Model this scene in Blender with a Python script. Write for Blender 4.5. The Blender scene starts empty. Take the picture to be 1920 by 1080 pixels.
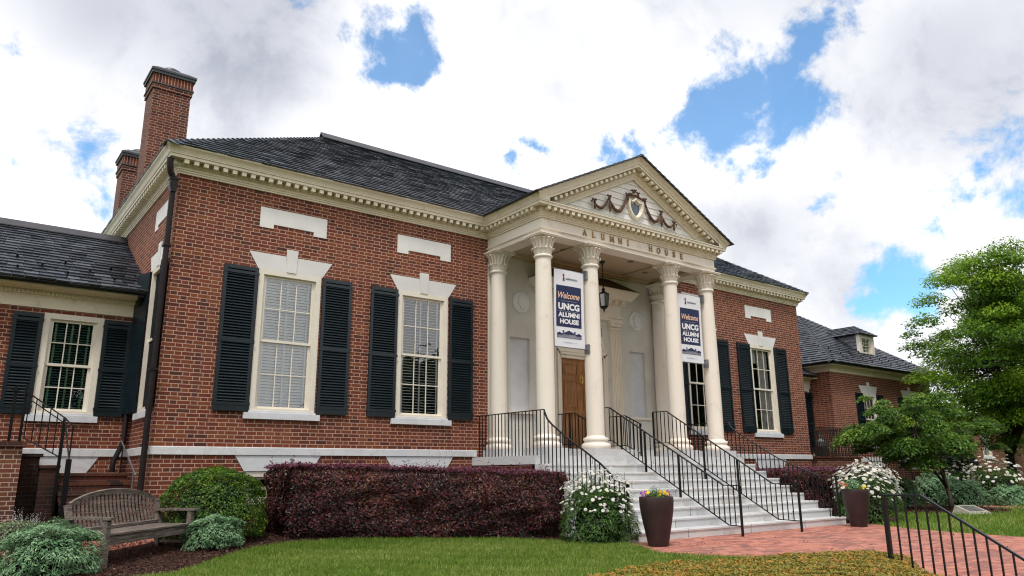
import bpy, bmesh, math, random
import numpy as np
from mathutils import Vector, Matrix

# ------------------------------------------------------------------ camera
sc = bpy.context.scene
random.seed(7); RNG = np.random.default_rng(7)
CX, CY, CZ, YAW, PITCH, ROLL, FPX = -2.7377, -13.2085, -0.463, 0.649, 0.2429, -0.0082, 1398.29
def _basis():
    cy, sy, cp, sp = math.cos(YAW), math.sin(YAW), math.cos(PITCH), math.sin(PITCH)
    f = Vector((sy * cp, cy * cp, sp)); r = Vector((cy, -sy, 0)); u = r.cross(f)
    cr, sr = math.cos(ROLL), math.sin(ROLL)
    return cr * r + sr * u, -sr * r + cr * u, f
_r, _u, _f = _basis()
cam_d = bpy.data.cameras.new('camera'); cam = bpy.data.objects.new('camera', cam_d)
sc.collection.objects.link(cam); sc.camera = cam
cam_d.sensor_width = 36; cam_d.lens = FPX / 1920 * 36; cam_d.clip_start = 0.1; cam_d.clip_end = 2000
cam.matrix_world = Matrix(((_r.x, _u.x, -_f.x, CX), (_r.y, _u.y, -_f.y, CY), (_r.z, _u.z, -_f.z, CZ), (0, 0, 0, 1)))
def pdir(px, py):
    return (_f + _r * ((px - 960) / FPX) - _u * ((py - 540) / FPX)).normalized()

# ------------------------------------------------------------------ node helpers
class NT:
    def __init__(s, nt): s.t = nt; s.n = nt.nodes; s.l = nt.links
    def new(s, typ, ins=None, **kw):
        n = s.n.new(typ)
        for k, v in kw.items(): setattr(n, k, v)
        for k, v in (ins or {}).items():
            sk = n.inputs[k]
            if isinstance(v, bpy.types.NodeSocket): s.l.new(v, sk)
            else: sk.default_value = v
        return n
    def m(s, op, a, b=None, c=None, clamp=False):
        n = s.n.new('ShaderNodeMath'); n.operation = op; n.use_clamp = clamp
        for i, v in enumerate((a, b, c)):
            if v is None: continue
            if isinstance(v, bpy.types.NodeSocket): s.l.new(v, n.inputs[i])
            else: n.inputs[i].default_value = v
        return n.outputs[0]
    def mr(s, v, a, b, c=0., d=1., smooth=True):
        n = s.new('ShaderNodeMapRange', {0: v, 1: a, 2: b, 3: c, 4: d})
        if smooth: n.interpolation_type = 'SMOOTHSTEP'
        return n.outputs[0]
    def mix(s, f, a, b, typ='MIX'):
        n = s.n.new('ShaderNodeMix'); n.data_type = 'RGBA'; n.blend_type = typ; n.clamp_factor = True
        for i, v in ((0, f), (6, a), (7, b)):
            if isinstance(v, bpy.types.NodeSocket): s.l.new(v, n.inputs[i])
            else: n.inputs[i].default_value = v if i == 0 else (*v[:3], 1)
        return n.outputs[2]
    def noise(s, vec, scale, detail=4, rough=.55, dist=0, out=0):
        n = s.new('ShaderNodeTexNoise', {'Scale': scale, 'Detail': detail, 'Roughness': rough, 'Distortion': dist})
        if vec is not None: s.l.new(vec, n.inputs['Vector'])
        return n.outputs[out]
    def pos(s): return s.new('ShaderNodeNewGeometry').outputs['Position']
    def obj(s): return s.new('ShaderNodeTexCoord').outputs['Object']
    def sep(s, v):
        n = s.new('ShaderNodeSeparateXYZ', {0: v}); return n.outputs
    def comb(s, x, y, z): return s.new('ShaderNodeCombineXYZ', {0: x, 1: y, 2: z}).outputs[0]
    def scl(s, v, sv):
        n = s.new('ShaderNodeVectorMath', {0: v}, operation='MULTIPLY'); n.inputs[1].default_value = sv; return n.outputs[0]
    def ramp(s, f, stops):
        n = s.new('ShaderNodeValToRGB', {0: f}); e = n.color_ramp.elements
        while len(e) < len(stops): e.new(.5)
        for el, (p, c) in zip(e, stops): el.position = p; el.color = (*c, 1)
        return n.outputs[0]
    def bump(s, h, strength=.3, dist=.01, normal=None):
        n = s.new('ShaderNodeBump', {'Height': h, 'Strength': strength, 'Distance': dist})
        if normal: s.l.new(normal, n.inputs['Normal'])
        return n.outputs[0]
MATS = {}
def newmat(name):
    m = bpy.data.materials.new(name); m.use_nodes = True; m.node_tree.nodes.clear(); MATS[name] = m
    return m, NT(m.node_tree)
def finish(N, col, rough=.6, spec=.5, metal=0, normal=None, shader=None):
    out = N.new('ShaderNodeOutputMaterial')
    if shader is None:
        p = N.new('ShaderNodeBsdfPrincipled')
        for k, v in (('Base Color', col), ('Roughness', rough), ('Specular IOR Level', spec), ('Metallic', metal)):
            if isinstance(v, bpy.types.NodeSocket): N.l.new(v, p.inputs[k])
            else: p.inputs[k].default_value = (*v, 1) if isinstance(v, tuple) else v
        if normal: N.l.new(normal, p.inputs['Normal'])
        shader = p.outputs[0]
    N.l.new(shader, out.inputs[0])
def plain(name, col, rough=.6, spec=.5, metal=0, var=.12, vscale=3., bumps=0, bscale=60, dirt=None, streak=False):
    m, N = newmat(name); P = N.pos()
    v = N.noise(N.scl(P, (1, 1, .25)) if streak else P, vscale, 5, .6)
    c = N.mix(N.mr(v, .3, .7), tuple(x * (1 - var) for x in col), tuple(min(1, x * (1 + var)) for x in col))
    if dirt:
        c = N.mix(N.m('MULTIPLY', N.mr(N.noise(P, vscale * 2.3, 6, .7), .55, .75), dirt[1]), c, dirt[0])
    nrm = N.bump(N.noise(P, bscale, 3), bumps, .01) if bumps else None
    finish(N, c, rough, spec, metal, nrm)
    return m

# ------------------------------------------------------------------ world: sky with clouds
SUN_EL, SUN_AZ = 62, 222     # azimuth clockwise from +Y
w = bpy.data.worlds.new('World'); sc.world = w; w.use_nodes = True; w.node_tree.nodes.clear(); N = NT(w.node_tree)
gen = N.new('ShaderNodeTexCoord').outputs['Generated']
gen = N.new('ShaderNodeVectorMath', {0: gen}, operation='NORMALIZE').outputs[0]
sky = N.new('ShaderNodeTexSky', sky_type='NISHITA', sun_disc=False)
sky.sun_elevation = math.radians(SUN_EL); sky.sun_rotation = math.radians(SUN_AZ); sky.altitude = 200; sky.air_density = 1.0; sky.dust_density = .6; sky.ozone_density = 2.
gx, gy, gz = N.sep(gen)
den = N.m('ADD', N.m('MAXIMUM', gz, 0), .16)
cv = N.comb(N.m('DIVIDE', gx, den), N.m('DIVIDE', gy, den), 0.)
n1 = N.noise(cv, 1.7, 9, .62, .25)
n2 = N.noise(gen, 8.5, 10, .64, .3)
n3 = N.noise(gen, 2.6, 4, .5)
nz = N.m('ADD', N.m('MULTIPLY', N.m('SUBTRACT', n1, .5), .8), N.m('MULTIPLY', N.m('SUBTRACT', n2, .5), 2.1))
def blobs(lst):
    acc = None
    for px, py, rad, wgt in lst:
        d = pdir(px, py)
        dist = N.new('ShaderNodeVectorMath', {0: gen}, operation='DISTANCE'); dist.inputs[1].default_value = d
        v = N.m('SUBTRACT', 1., N.m('DIVIDE', dist.outputs['Value'], rad / FPX))
        v = N.m('MULTIPLY', N.m('MAXIMUM', v, -1.5), wgt)
        acc = v if acc is None else N.m('MAXIMUM', acc, v)
    return acc
_g0 = gen
warp = N.new('ShaderNodeVectorMath', {0: N.noise(gen, 7., 6, .62, 0, 1), 1: (.5, .5, .5)}, operation='SUBTRACT').outputs[0]
warp = N.new('ShaderNodeVectorMath', {0: warp, 1: (.20, .20, .20)}, operation='MULTIPLY').outputs[0]
gen = N.new('ShaderNodeVectorMath', {0: gen, 1: warp}, operation='ADD').outputs[0]
hole = blobs([(735, 60, 95, 1), (690, 50, 60, .9), (700, 115, 60, .9), (770, 100, 60, 1), (715, 40, 60, 1), (1380, 160, 100, 1), (1310, 190, 70, .9), (1450, 130, 90, 1), (1510, 75, 80, .8), (1480, 210, 75, .8),
              (1622, 15, 70, .9), (1130, 280, 60, .85), (1190, 262, 60, .8), (1240, 235, 45, .55), (985, 290, 35, .7), (1430, 300, 50, .7), (1550, 365, 45, .5), (1800, 345, 60, .75), (1785, 395, 50, .7), (1880, 370, 50, .5), (1860, 260, 55, .3),
              (1690, 545, 75, .62), (1650, 570, 60, .5), (1780, 500, 50, .35), (30, 110, 45, .55), (60, 85, 35, .45), (110, 110, 28, .4), (210, 330, 60, .35),
              (2300, 200, 300, .6), (2600, 600, 200, .5), (-500, 300, 200, .5), (600, -400, 250, .7), (1600, -500, 320, .7)])
hm = N.mr(N.m('ADD', hole, N.m('MULTIPLY', nz, 1.5)), .06, .62)
gen = _g0
grey = blobs([(430, 40, 320, 1.), (200, 10, 200, .9), (600, 60, 160, .6), (1020, 30, 330, .8), (1300, 60, 240, .55), (1420, 440, 220, .75), (1560, 500, 200, .5), (1780, 110, 330, .8), (1880, 250, 160, .5), (190, 330, 120, .35), (440, 240, 80, .2),
              (1500, -300, 700, .9), (300, -300, 600, .9)])
gm = N.mr(N.m('ADD', grey, N.m('MULTIPLY', N.m('SUBTRACT', n3, .5), 1.6)), -.25, 1.0)
gm = N.m('ADD', N.m('MULTIPLY', gm, .8), N.m('MULTIPLY', N.mr(n2, .42, .68), .22), clamp=True)
cloud = N.mix(gm, (1.08, 1.08, 1.10), (.40, .425, .50))
up = N.mr(gz, -.05, .12)
bgs = N.new('ShaderNodeBackground', {'Color': N.new('ShaderNodeVectorMath', {0: sky.outputs[0], 1: (.62, 1.12, 1.30)}, operation='MULTIPLY').outputs[0], 'Strength': .15})
bgc = N.new('ShaderNodeBackground', {'Color': cloud, 'Strength': 1.0})
mx = N.new('ShaderNodeMixShader', {0: N.m('MULTIPLY', hm, .88), 1: bgc.outputs[0], 2: bgs.outputs[0]})
N.new('ShaderNodeOutputWorld', {0: mx.outputs[0]})
sun_d = bpy.data.lights.new('sun', 'SUN'); sun_d.energy = 2.0; sun_d.angle = math.radians(10); sun_d.color = (1, .96, .9)
sun = bpy.data.objects.new('sun', sun_d); sc.collection.objects.link(sun)
_e, _a = math.radians(SUN_EL), math.radians(SUN_AZ)
sd = Vector((math.sin(_a) * math.cos(_e), math.cos(_a) * math.cos(_e), math.sin(_e)))
sun.rotation_euler = sd.to_track_quat('Z', 'Y').to_euler()
sc.view_settings.view_transform = 'Standard'; sc.view_settings.look = 'None'; sc.view_settings.gamma = 1
sc.view_settings.exposure = 0.32
sc.render.engine = 'CYCLES'; sc.cycles.filter_width = 1.15

# ------------------------------------------------------------------ materials
BH, BP, BS = 0.0677, 0.325, 0.213
def brick_mat(name, stops, mortar, dirt=(.05, .03, .03), dirt_amt=.25, run='bond', axes='wall', efflo=0.):
    m, N = newmat(name); P = N.pos(); x, y, z = N.sep(P)
    if axes == 'wall':
        nx, ny, nz_ = N.sep(N.new('ShaderNodeNewGeometry').outputs['True Normal'])
        side = N.m('GREATER_THAN', N.m('ABSOLUTE', nx), N.m('ABSOLUTE', ny))
        u = N.m('ADD', N.m('MULTIPLY', x, N.m('SUBTRACT', 1., side)), N.m('MULTIPLY', y, side))
        flat = N.m('GREATER_THAN', N.m('ABSOLUTE', nz_), .7)
        v = N.m('ADD', N.m('MULTIPLY', z, N.m('SUBTRACT', 1., flat)), N.m('MULTIPLY', y, flat))
    elif axes == 'ground': u, v = x, y
    h = BH if run != 'pave' else .105
    vr = N.m('DIVIDE', v, h); row = N.m('FLOOR', vr); fv = N.m('MULTIPLY', N.m('SUBTRACT', vr, row), h)
    if run == 'bond':
        uu = N.m('ADD', N.m('DIVIDE', u, BP), N.m('MULTIPLY', row, .5)); cell = N.m('FLOOR', uu)
        fu = N.m('MULTIPLY', N.m('SUBTRACT', uu, cell), BP); isH = N.m('GREATER_THAN', fu, BS)
        bu = N.m('SUBTRACT', fu, N.m('MULTIPLY', isH, BS)); bl = N.m('SUBTRACT', BS, N.m('MULTIPLY', isH, BS - (BP - BS)))
        idv = N.comb(N.m('ADD', N.m('MULTIPLY', cell, 2.), isH), row, 0.)
    elif run == 'soldier':
        uu = N.m('DIVIDE', u, .072); cell = N.m('FLOOR', uu); bu = N.m('MULTIPLY', N.m('SUBTRACT', uu, cell), .072); bl = .072
        row = 0.; fv = .05; idv = N.comb(cell, 0., 0.); h = .1
    else:
        uu = N.m('ADD', N.m('DIVIDE', u, .21), N.m('MULTIPLY', row, .5)); cell = N.m('FLOOR', uu)
        bu = N.m('MULTIPLY', N.m('SUBTRACT', uu, cell), .21); bl = .21; idv = N.comb(cell, row, 3.)
    e = N.m('MINIMUM', N.m('MINIMUM', bu, N.m('SUBTRACT', bl, bu)), N.m('MINIMUM', fv, N.m('SUBTRACT', h, fv)))
    mw = .0055 if run != 'pave' else .003
    wob = N.m('MULTIPLY', N.m('SUBTRACT', N.noise(P, 60, 2), .5), .003)
    brick = N.mr(N.m('ADD', e, wob), mw - .0012, mw + .0022)
    wn = N.new('ShaderNodeTexWhiteNoise', {0: idv}); 
    col = N.ramp(wn.outputs[0], stops)
    col = N.mix(N.mr(N.noise(P, 25, 4, .7), .35, .75, 0, .35), col, tuple(c * .6 for c in stops[0][1]))
    big = N.mr(N.noise(P, .55, 6, .68), .42, .72)
    col = N.mix(N.m('MULTIPLY', big, dirt_amt), col, dirt)
    if run == 'bond':
        run_ = N.mr(N.noise(N.scl(P, (1.7, 1.7, .16)), 1.6, 5, .65), .55, .75); col = N.mix(N.m('MULTIPLY', run_, .5), col, dirt)
        pal = N.mr(N.noise(P, .8, 3, .5), .5, .7); col = N.mix(N.m('MULTIPLY', pal, .22), col, (.30, .11, .07))
    mc = N.mix(N.mr(N.noise(P, 4, 4, .7), .4, .7, 0, .55), mortar, tuple(c * .55 for c in mortar))
    c = N.mix(brick, mc, col)
    if efflo:
        c = N.mix(N.m('MULTIPLY', N.mr(N.noise(P, 1.6, 6, .75), .60, .72), efflo), c, (.55, .42, .36))
    nrm = N.bump(N.m('ADD', brick, N.m('MULTIPLY', N.noise(P, 120, 2), .25)), .5, .006)
    finish(N, c, .85 if run != 'pave' else .75, .25, 0, nrm)
    return m
RED = [(0, (.062, .025, .020)), (.12, (.138, .033, .020)), (.45, (.185, .043, .022)), (.65, (.225, .068, .027)), (.86, (.17, .039, .021)), (1, (.095, .032, .023))]
brick_mat('brick', RED, (.49, .315, .235), dirt_amt=.3)
brick_mat('brick_chimney', [(p, tuple(x * .68 for x in c)) for p, c in RED], (.36, .25, .20), dirt_amt=.45)
brick_mat('brick_soldier', [(p, tuple(x * .8 for x in c)) for p, c in RED], (.5, .34, .27), run='soldier')
brick_mat('brick_shade', [(p, tuple(x * .22 for x in c)) for p, c in RED], (.04, .035, .03), dirt=(.008, .009, .007), dirt_amt=.7)  # shade of the stairwell gap painted in as near-black brick
brick_mat('brick_pier', [(p, (c[0] * .95, c[1] * 1.25, c[2] * 1.1)) for p, c in RED], (.42, .32, .25), dirt_amt=.5)
brick_mat('brick_step', [(p, (c[0] * .62, c[1] * .75, c[2] * .8)) for p, c in RED], (.12, .08, .065), dirt=(.02, .02, .018), dirt_amt=.6, run='pave')
brick_mat('paving', [(0, (.24, .10, .085)), (.3, (.46, .17, .12)), (.6, (.56, .23, .16)), (.85, (.44, .155, .11)), (1, (.22, .11, .10))], (.15, .085, .07), dirt=(.2, .12, .1), dirt_amt=.35, run='pave', axes='ground')
brick_mat('paving_edge', [(0, (.3, .1, .07)), (.5, (.45, .16, .1)), (1, (.33, .11, .08))], (.5, .4, .33), run='soldier')

m, N = newmat('marble'); P = N.pos()
v = N.noise(P, 2.2, 7, .65, .5); vv = N.mr(N.m('ABSOLUTE', N.m('SUBTRACT', v, .5)), 0., .045)
c = N.mix(vv, (.56, .57, .59), (.66, .66, .67)); c = N.mix(N.mr(N.noise(P, .8, 4), .4, .7), c, (.60, .61, .64))
c = N.mix(N.mr(N.noise(N.scl(P, (1, 1, 3)), 2.7, 6, .7), .56, .78, 0, .55), c, (.50, .45, .36))
_x, _y, _z = N.sep(P)
finish(N, c, .5, .4, 0, N.bump(N.noise(P, 40, 4), .12, .01))
m, N = newmat('marble_step'); P = N.pos(); px_, py_, pz_ = N.sep(P)
rowi = N.m('FLOOR', N.m('DIVIDE', N.m('ADD', pz_, 1.57 + .0001), .1575))
wn = N.new('ShaderNodeTexWhiteNoise', {0: N.comb(rowi, 0, 0)}).outputs[0]
jx = N.m('ADD', N.m('DIVIDE', px_, 1.75), wn); jc = N.m('FLOOR', jx); jf = N.m('MULTIPLY', N.m('SUBTRACT', jx, jc), 1.75)
joint = N.mr(N.m('MINIMUM', jf, N.m('SUBTRACT', 1.75, jf)), .004, .009)
tone = N.new('ShaderNodeTexWhiteNoise', {0: N.comb(rowi, jc, 4)}).outputs[0]
v = N.noise(N.scl(P, (.7, .7, 3.0)), 3.2, 8, .7, .35); vv = N.mr(N.m('ABSOLUTE', N.m('SUBTRACT', v, .5)), 0., .03)
c = N.mix(vv, (.50, .51, .52), (.62, .62, .61)); c = N.mix(N.m('MULTIPLY', tone, .6), c, (.47, .48, .505))
c = N.mix(N.mr(N.noise(N.scl(P, (1, 1, 3)), 1.9, 7, .72), .50, .74, 0, .75), c, (.43, .375, .285))
c = N.mix(N.mr(N.noise(N.scl(P, (1, 1, 2)), 6., 7, .75), .6, .75, 0, .5), c, (.22, .23, .22))
c = N.mix(joint, (.12, .11, .1), c)
finish(N, c, .55, .35, 0, N.bump(N.noise(P, 30, 5), .2, .01))
m, N = newmat('limestone'); P = N.pos()
c = N.mix(N.mr(N.noise(P, 1.3, 4), .35, .7), (.66, .65, .64), (.76, .75, .73))
c = N.mix(N.mr(N.noise(N.scl(P, (1, 1, .3)), 7, 6, .7), .6, .8, 0, .3), c, (.45, .44, .43))
finish(N, c, .7, .3, 0, N.bump(N.noise(P, 50, 4), .1, .01))
plain('cream', (.74, .665, .55), .42, .5, var=.05, vscale=1.2, dirt=((.36, .29, .19), .35))
plain('cream_cornice', (.73, .655, .51), .45, .4, var=.06, vscale=1.5, dirt=((.30, .23, .13), .5))
plain('modillion', (.50, .43, .28), .5, .4, var=.15, vscale=9, dirt=((.2, .14, .06), .6))  # tone of the bands behind the modillions: shade between blocks painted in
plain('column_paint', (.79, .72, .63), .42, .4, var=.045, vscale=1.0, dirt=((.40, .32, .21), .42), streak=True)
plain('plaster', (.60, .58, .53), .8, .2, var=.07, vscale=1.6, bumps=.25, bscale=35)
plain('ceiling_paint', (.46, .355, .235), .55, .3, var=.05)
plain('board_white', (.76, .74, .70), .5, .4, var=.05, vscale=4, dirt=((.45, .38, .28), .3), streak=True)
plain('window_paint', (.76, .70, .60), .4, .5, var=.04)
plain('sill_stone', (.62, .63, .66), .6, .4, var=.08, vscale=5)
plain('shutter_paint', (.0040, .0115, .0165), .33, .5, var=.25, vscale=6)
plain('black_metal', (.004, .004, .005), .35, .35, var=.2)
plain('rust_metal', (.022, .016, .014), .6, .4, var=.35, vscale=12)
plain('copper_brown', (.014, .009, .010), .45, .22, .0, var=.3, vscale=5)
plain('roof_flashing', (.045, .042, .05), .4, .5, .2, var=.2)
plain('lead', (.12, .12, .12), .55, .4, .3, var=.3, vscale=8)
plain('wood_garland', (.12, .068, .046), .8, .2, var=.45, vscale=22, bumps=.9, bscale=45)
plain('brass', (.33, .20, .08), .42, .5, .7, var=.2)
plain('gold', (.65, .42, .12), .3, .5, .9, var=.1)
plain('steel', (.25, .26, .28), .4, .5, .7, var=.2)
plain('white_cloth', (.74, .75, .80), .6, .3, var=.03)
plain('navy_ink', (.018, .028, .085), .6, .3, var=.05)
plain('white_ink', (.78, .78, .80), .6, .3, var=.02)
plain('peach_ink', (.86, .55, .40), .6, .3, var=.02)
plain('grey_ink', (.35, .36, .42), .6, .3, var=.02)
plain('blind', (.93, .94, .95), .5, .5, var=.03)
plain('blind_tape', (.80, .81, .83), .5, .4, var=.03)
plain('blind_green', (.12, .26, .24), .5, .4, var=.03)
plain('blind_tape_green', (.20, .33, .20), .5, .4, var=.03)
plain('curtain', (.74, .71, .70), .8, .2, var=.1)
plain('dark_room', (.012, .013, .013), .9, .1)
plain('urn_glaze', (.032, .017, .017), .5, .35, var=.25, vscale=4, bumps=.15, bscale=25)
plain('soil', (.03, .02, .014), .95, .1, var=.3)
plain('copper_roof', (.07, .042, .018), .6, .3, var=.3, vscale=4)
plain('rubber', (.008, .008, .010), .8, .2)
plain('stone_plaque', (.33, .31, .26), .8, .2, var=.2, vscale=9)
plain('bark', (.085, .065, .055), .9, .15, var=.4, vscale=14, bumps=.8, bscale=30, streak=True)
plain('bark_dark', (.02, .017, .014), .9, .15, var=.4, vscale=10, bumps=.8, bscale=30)
plain('shield_pane', (.045, .075, .11), .2, .6, var=.5, vscale=14)
plain('marble_smooth', (.60, .61, .64), .5, .4, var=.06, vscale=2.5, dirt=((.45, .46, .48), .35))
plain('slate_cap', (.035, .038, .045), .5, .5, var=.3)
# brown timber of the weathered bench: grain along the object's X
m, N = newmat('weathered_wood'); O = N.obj()
g = N.noise(N.scl(O, (3, 40, 40)), 1.6, 6, .65); c = N.mix(N.mr(g, .35, .68), (.065, .05, .042), (.24, .20, .175))
c = N.mix(N.mr(N.noise(O, 3.5, 5, .7), .55, .75, 0, .5), c, (.06, .055, .045))
finish(N, c, .75, .25, 0, N.bump(g, .4, .004))
m, N = newmat('door_wood'); O = N.pos()
g = N.noise(N.scl(O, (18, 18, 1.6)), 1.5, 6, .65, .8); c = N.mix(N.mr(g, .3, .7), (.17, .065, .022), (.38, .165, .055))
finish(N, c, .4, .5, 0, N.bump(g, .1, .003))
# slate: per-slate tone in the 'tint' attribute
m, N = newmat('slate'); P = N.pos()
t = N.new('ShaderNodeAttribute', attribute_name='tint').outputs['Fac']
c = N.ramp(t, [(0, (.009, .010, .014)), (.35, (.026, .031, .044)), (.65, (.060, .070, .094)), (.88, (.14, .158, .19)), (1, (.07, .05, .045))])
c = N.mix(N.mr(N.noise(P, 14, 5, .7), .35, .7), c, (.03, .034, .042))
c = N.mix(N.mr(N.noise(P, .7, 4, .6), .45, .75, 0, .35), c, (.028, .030, .034))
finish(N, c, N.mr(t, 0, 1, .26, .5), .7, 0, N.bump(N.noise(P, 45, 4), .35, .01))
# glass
m, N = newmat('window_glass')
lw = N.new('ShaderNodeFresnel', {'IOR': 1.5}).outputs[0]
tr = N.new('ShaderNodeBsdfTransparent', {'Color': (.93, .96, .96, 1)}); gl = N.new('ShaderNodeBsdfGlossy', {'Roughness': .02, 'Color': (1, 1, 1, 1)})
wv = N.bump(N.noise(N.pos(), 2.2, 3), .25, .02); N.l.new(wv, gl.inputs['Normal'])
sh = N.new('ShaderNodeMixShader', {0: N.m('ADD', N.m('MULTIPLY', lw, 1.2), .09, clamp=True), 1: tr.outputs[0], 2: gl.outputs[0]})
finish(N, None, shader=sh.outputs[0])
m, N = newmat('lantern_glass')
tr = N.new('ShaderNodeBsdfTranslucent', {'Color': (.6, .62, .62, 1)}); gl = N.new('ShaderNodeBsdfGlossy', {'Roughness': .1})
finish(N, None, shader=N.new('ShaderNodeMixShader', {0: .2, 1: tr.outputs[0], 2: gl.outputs[0]}).outputs[0])
# foliage materials: tint attribute + translucency
def leaf_mat(name, stops, trans=.3, rough=.5, spec=.35, tcol=None):
    m, N = newmat(name)
    t = N.new('ShaderNodeAttribute', attribute_name='tint').outputs['Fac']
    c = N.ramp(t, stops)
    p = N.new('ShaderNodeBsdfPrincipled', {'Base Color': c, 'Roughness': rough, 'Specular IOR Level': spec})
    tl = N.new('ShaderNodeBsdfTranslucent', {'Color': N.mix(.5, c, tcol or (.25, .4, .05))})
    finish(N, None, shader=N.new('ShaderNodeMixShader', {0: trans, 1: p.outputs[0], 2: tl.outputs[0]}).outputs[0])
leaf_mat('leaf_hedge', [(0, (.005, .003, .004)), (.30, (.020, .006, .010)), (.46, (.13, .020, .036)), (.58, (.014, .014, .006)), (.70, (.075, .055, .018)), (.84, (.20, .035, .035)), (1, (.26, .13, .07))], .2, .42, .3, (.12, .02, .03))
leaf_mat('leaf_hedge_top', [(0, (.03, .008, .02)), (.5, (.10, .020, .045)), (1, (.20, .05, .085))], .2, .45, .4, (.25, .03, .08))
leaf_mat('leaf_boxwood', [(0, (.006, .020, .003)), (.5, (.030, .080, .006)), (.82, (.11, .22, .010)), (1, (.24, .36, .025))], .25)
leaf_mat('leaf_artemisia', [(0, (.035, .09, .035)), (.5, (.15, .29, .14)), (1, (.36, .50, .29))], .2, .7, .2, (.15, .25, .15))
leaf_mat('leaf_daisy', [(0, (.008, .026, .005)), (.5, (.035, .10, .012)), (1, (.11, .22, .03))], .25)
leaf_mat('petal_white', [(0, (.62, .62, .60)), (1, (.88, .88, .86))], .25, .6, .2, (.8, .8, .75))
leaf_mat('petal_yellow', [(0, (.55, .33, .02)), (1, (.80, .60, .03))], .1, .6, .2, (.7, .5, .05))
leaf_mat('petal_purple', [(0, (.10, .01, .09)), (.6, (.22, .03, .26)), (1, (.40, .10, .5))], .15, .6, .2, (.3, .05, .3))
leaf_mat('petal_red', [(0, (.6, .02, .01)), (1, (.8, .12, .03))], .1, .6, .2, (.7, .05, .02))
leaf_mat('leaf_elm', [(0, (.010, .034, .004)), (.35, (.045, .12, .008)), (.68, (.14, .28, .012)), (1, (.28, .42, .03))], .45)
leaf_mat('leaf_dogwood', [(0, (.010, .034, .005)), (.45, (.045, .115, .012)), (.8, (.12, .23, .022)), (1, (.26, .36, .05))], .35)
leaf_mat('leaf_dark', [(0, (.006, .014, .006)), (.6, (.014, .032, .010)), (1, (.03, .055, .015))], .15)
leaf_mat('leaf_cover', [(0, (.04, .055, .006)), (.38, (.17, .18, .018)), (.58, (.28, .25, .03)), (.76, (.42, .22, .035)), (1, (.56, .17, .05))], .25, .5, .3, (.3, .2, .04))
leaf_mat('leaf_spike', [(0, (.05, .09, .03)), (.6, (.12, .17, .08)), (1, (.3, .33, .22))], .2)
leaf_mat('spike_white', [(0, (.42, .42, .38)), (1, (.72, .70, .66))], .2, .7, .2, (.6, .6, .5))
leaf_mat('grass_blade', [(0, (.035, .10, .006)), (.45, (.13, .22, .022)), (.75, (.27, .34, .06)), (1, (.50, .46, .20))], .3, .5, .3)
leaf_mat('mulch_chip', [(0, (.012, .006, .005)), (.5, (.06, .028, .021)), (.85, (.15, .08, .06)), (1, (.34, .24, .20))], 0., .9, .1)
m, N = newmat('lawn_soil'); P = N.pos()
c = N.mix(N.mr(N.noise(P, 1.2, 5, .6), .35, .7), (.06, .13, .012), (.13, .18, .025)); c = N.mix(N.mr(N.noise(P, 40, 4, .7), .45, .7), c, (.03, .05, .012))
finish(N, c, .95, .1, 0, N.bump(N.noise(P, 60, 4), .8, .03))
m, N = newmat('mulch'); P = N.pos()
c = N.mix(N.mr(N.noise(P, 30, 5, .8), .35, .68), (.018, .010, .008), (.11, .06, .048)); 
finish(N, c, .95, .1, 0, N.bump(N.noise(P, 55, 5), 1., .03))

# ------------------------------------------------------------------ object helpers
def link(o): sc.collection.objects.link(o); return o
def tag(o, label=None, cat=None, group=None, kind=None):
    if label: o['label'] = label
    if cat: o['category'] = cat
    if group: o['group'] = group
    if kind: o['kind'] = kind
    return o
def thing(name, label, cat, loc=(0, 0, 0), rotz=0, group=None):
    o = link(bpy.data.objects.new(name, None)); o.location = loc; o.rotation_euler = (0, 0, rotz); o.empty_display_size = .2
    return tag(o, label, cat, group)
def origin(p):
    v = Vector((0, 0, 0))
    while p is not None: v += Vector(p.location); p = p.parent
    return v
def dup(root, loc=None, rotz=None, label=None, group=None, parent=None):
    r = root.copy(); link(r)
    if parent is not None: r.parent = parent
    if loc is not None: r.location = loc
    if rotz is not None: r.rotation_euler = (0, 0, rotz)
    if label: r['label'] = label
    if group: r['group'] = group
    for ch in list(root.children):
        c = ch.copy(); link(c); c.parent = r
        for g in list(ch.children):
            d = g.copy(); link(d); d.parent = c
    return r
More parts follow.
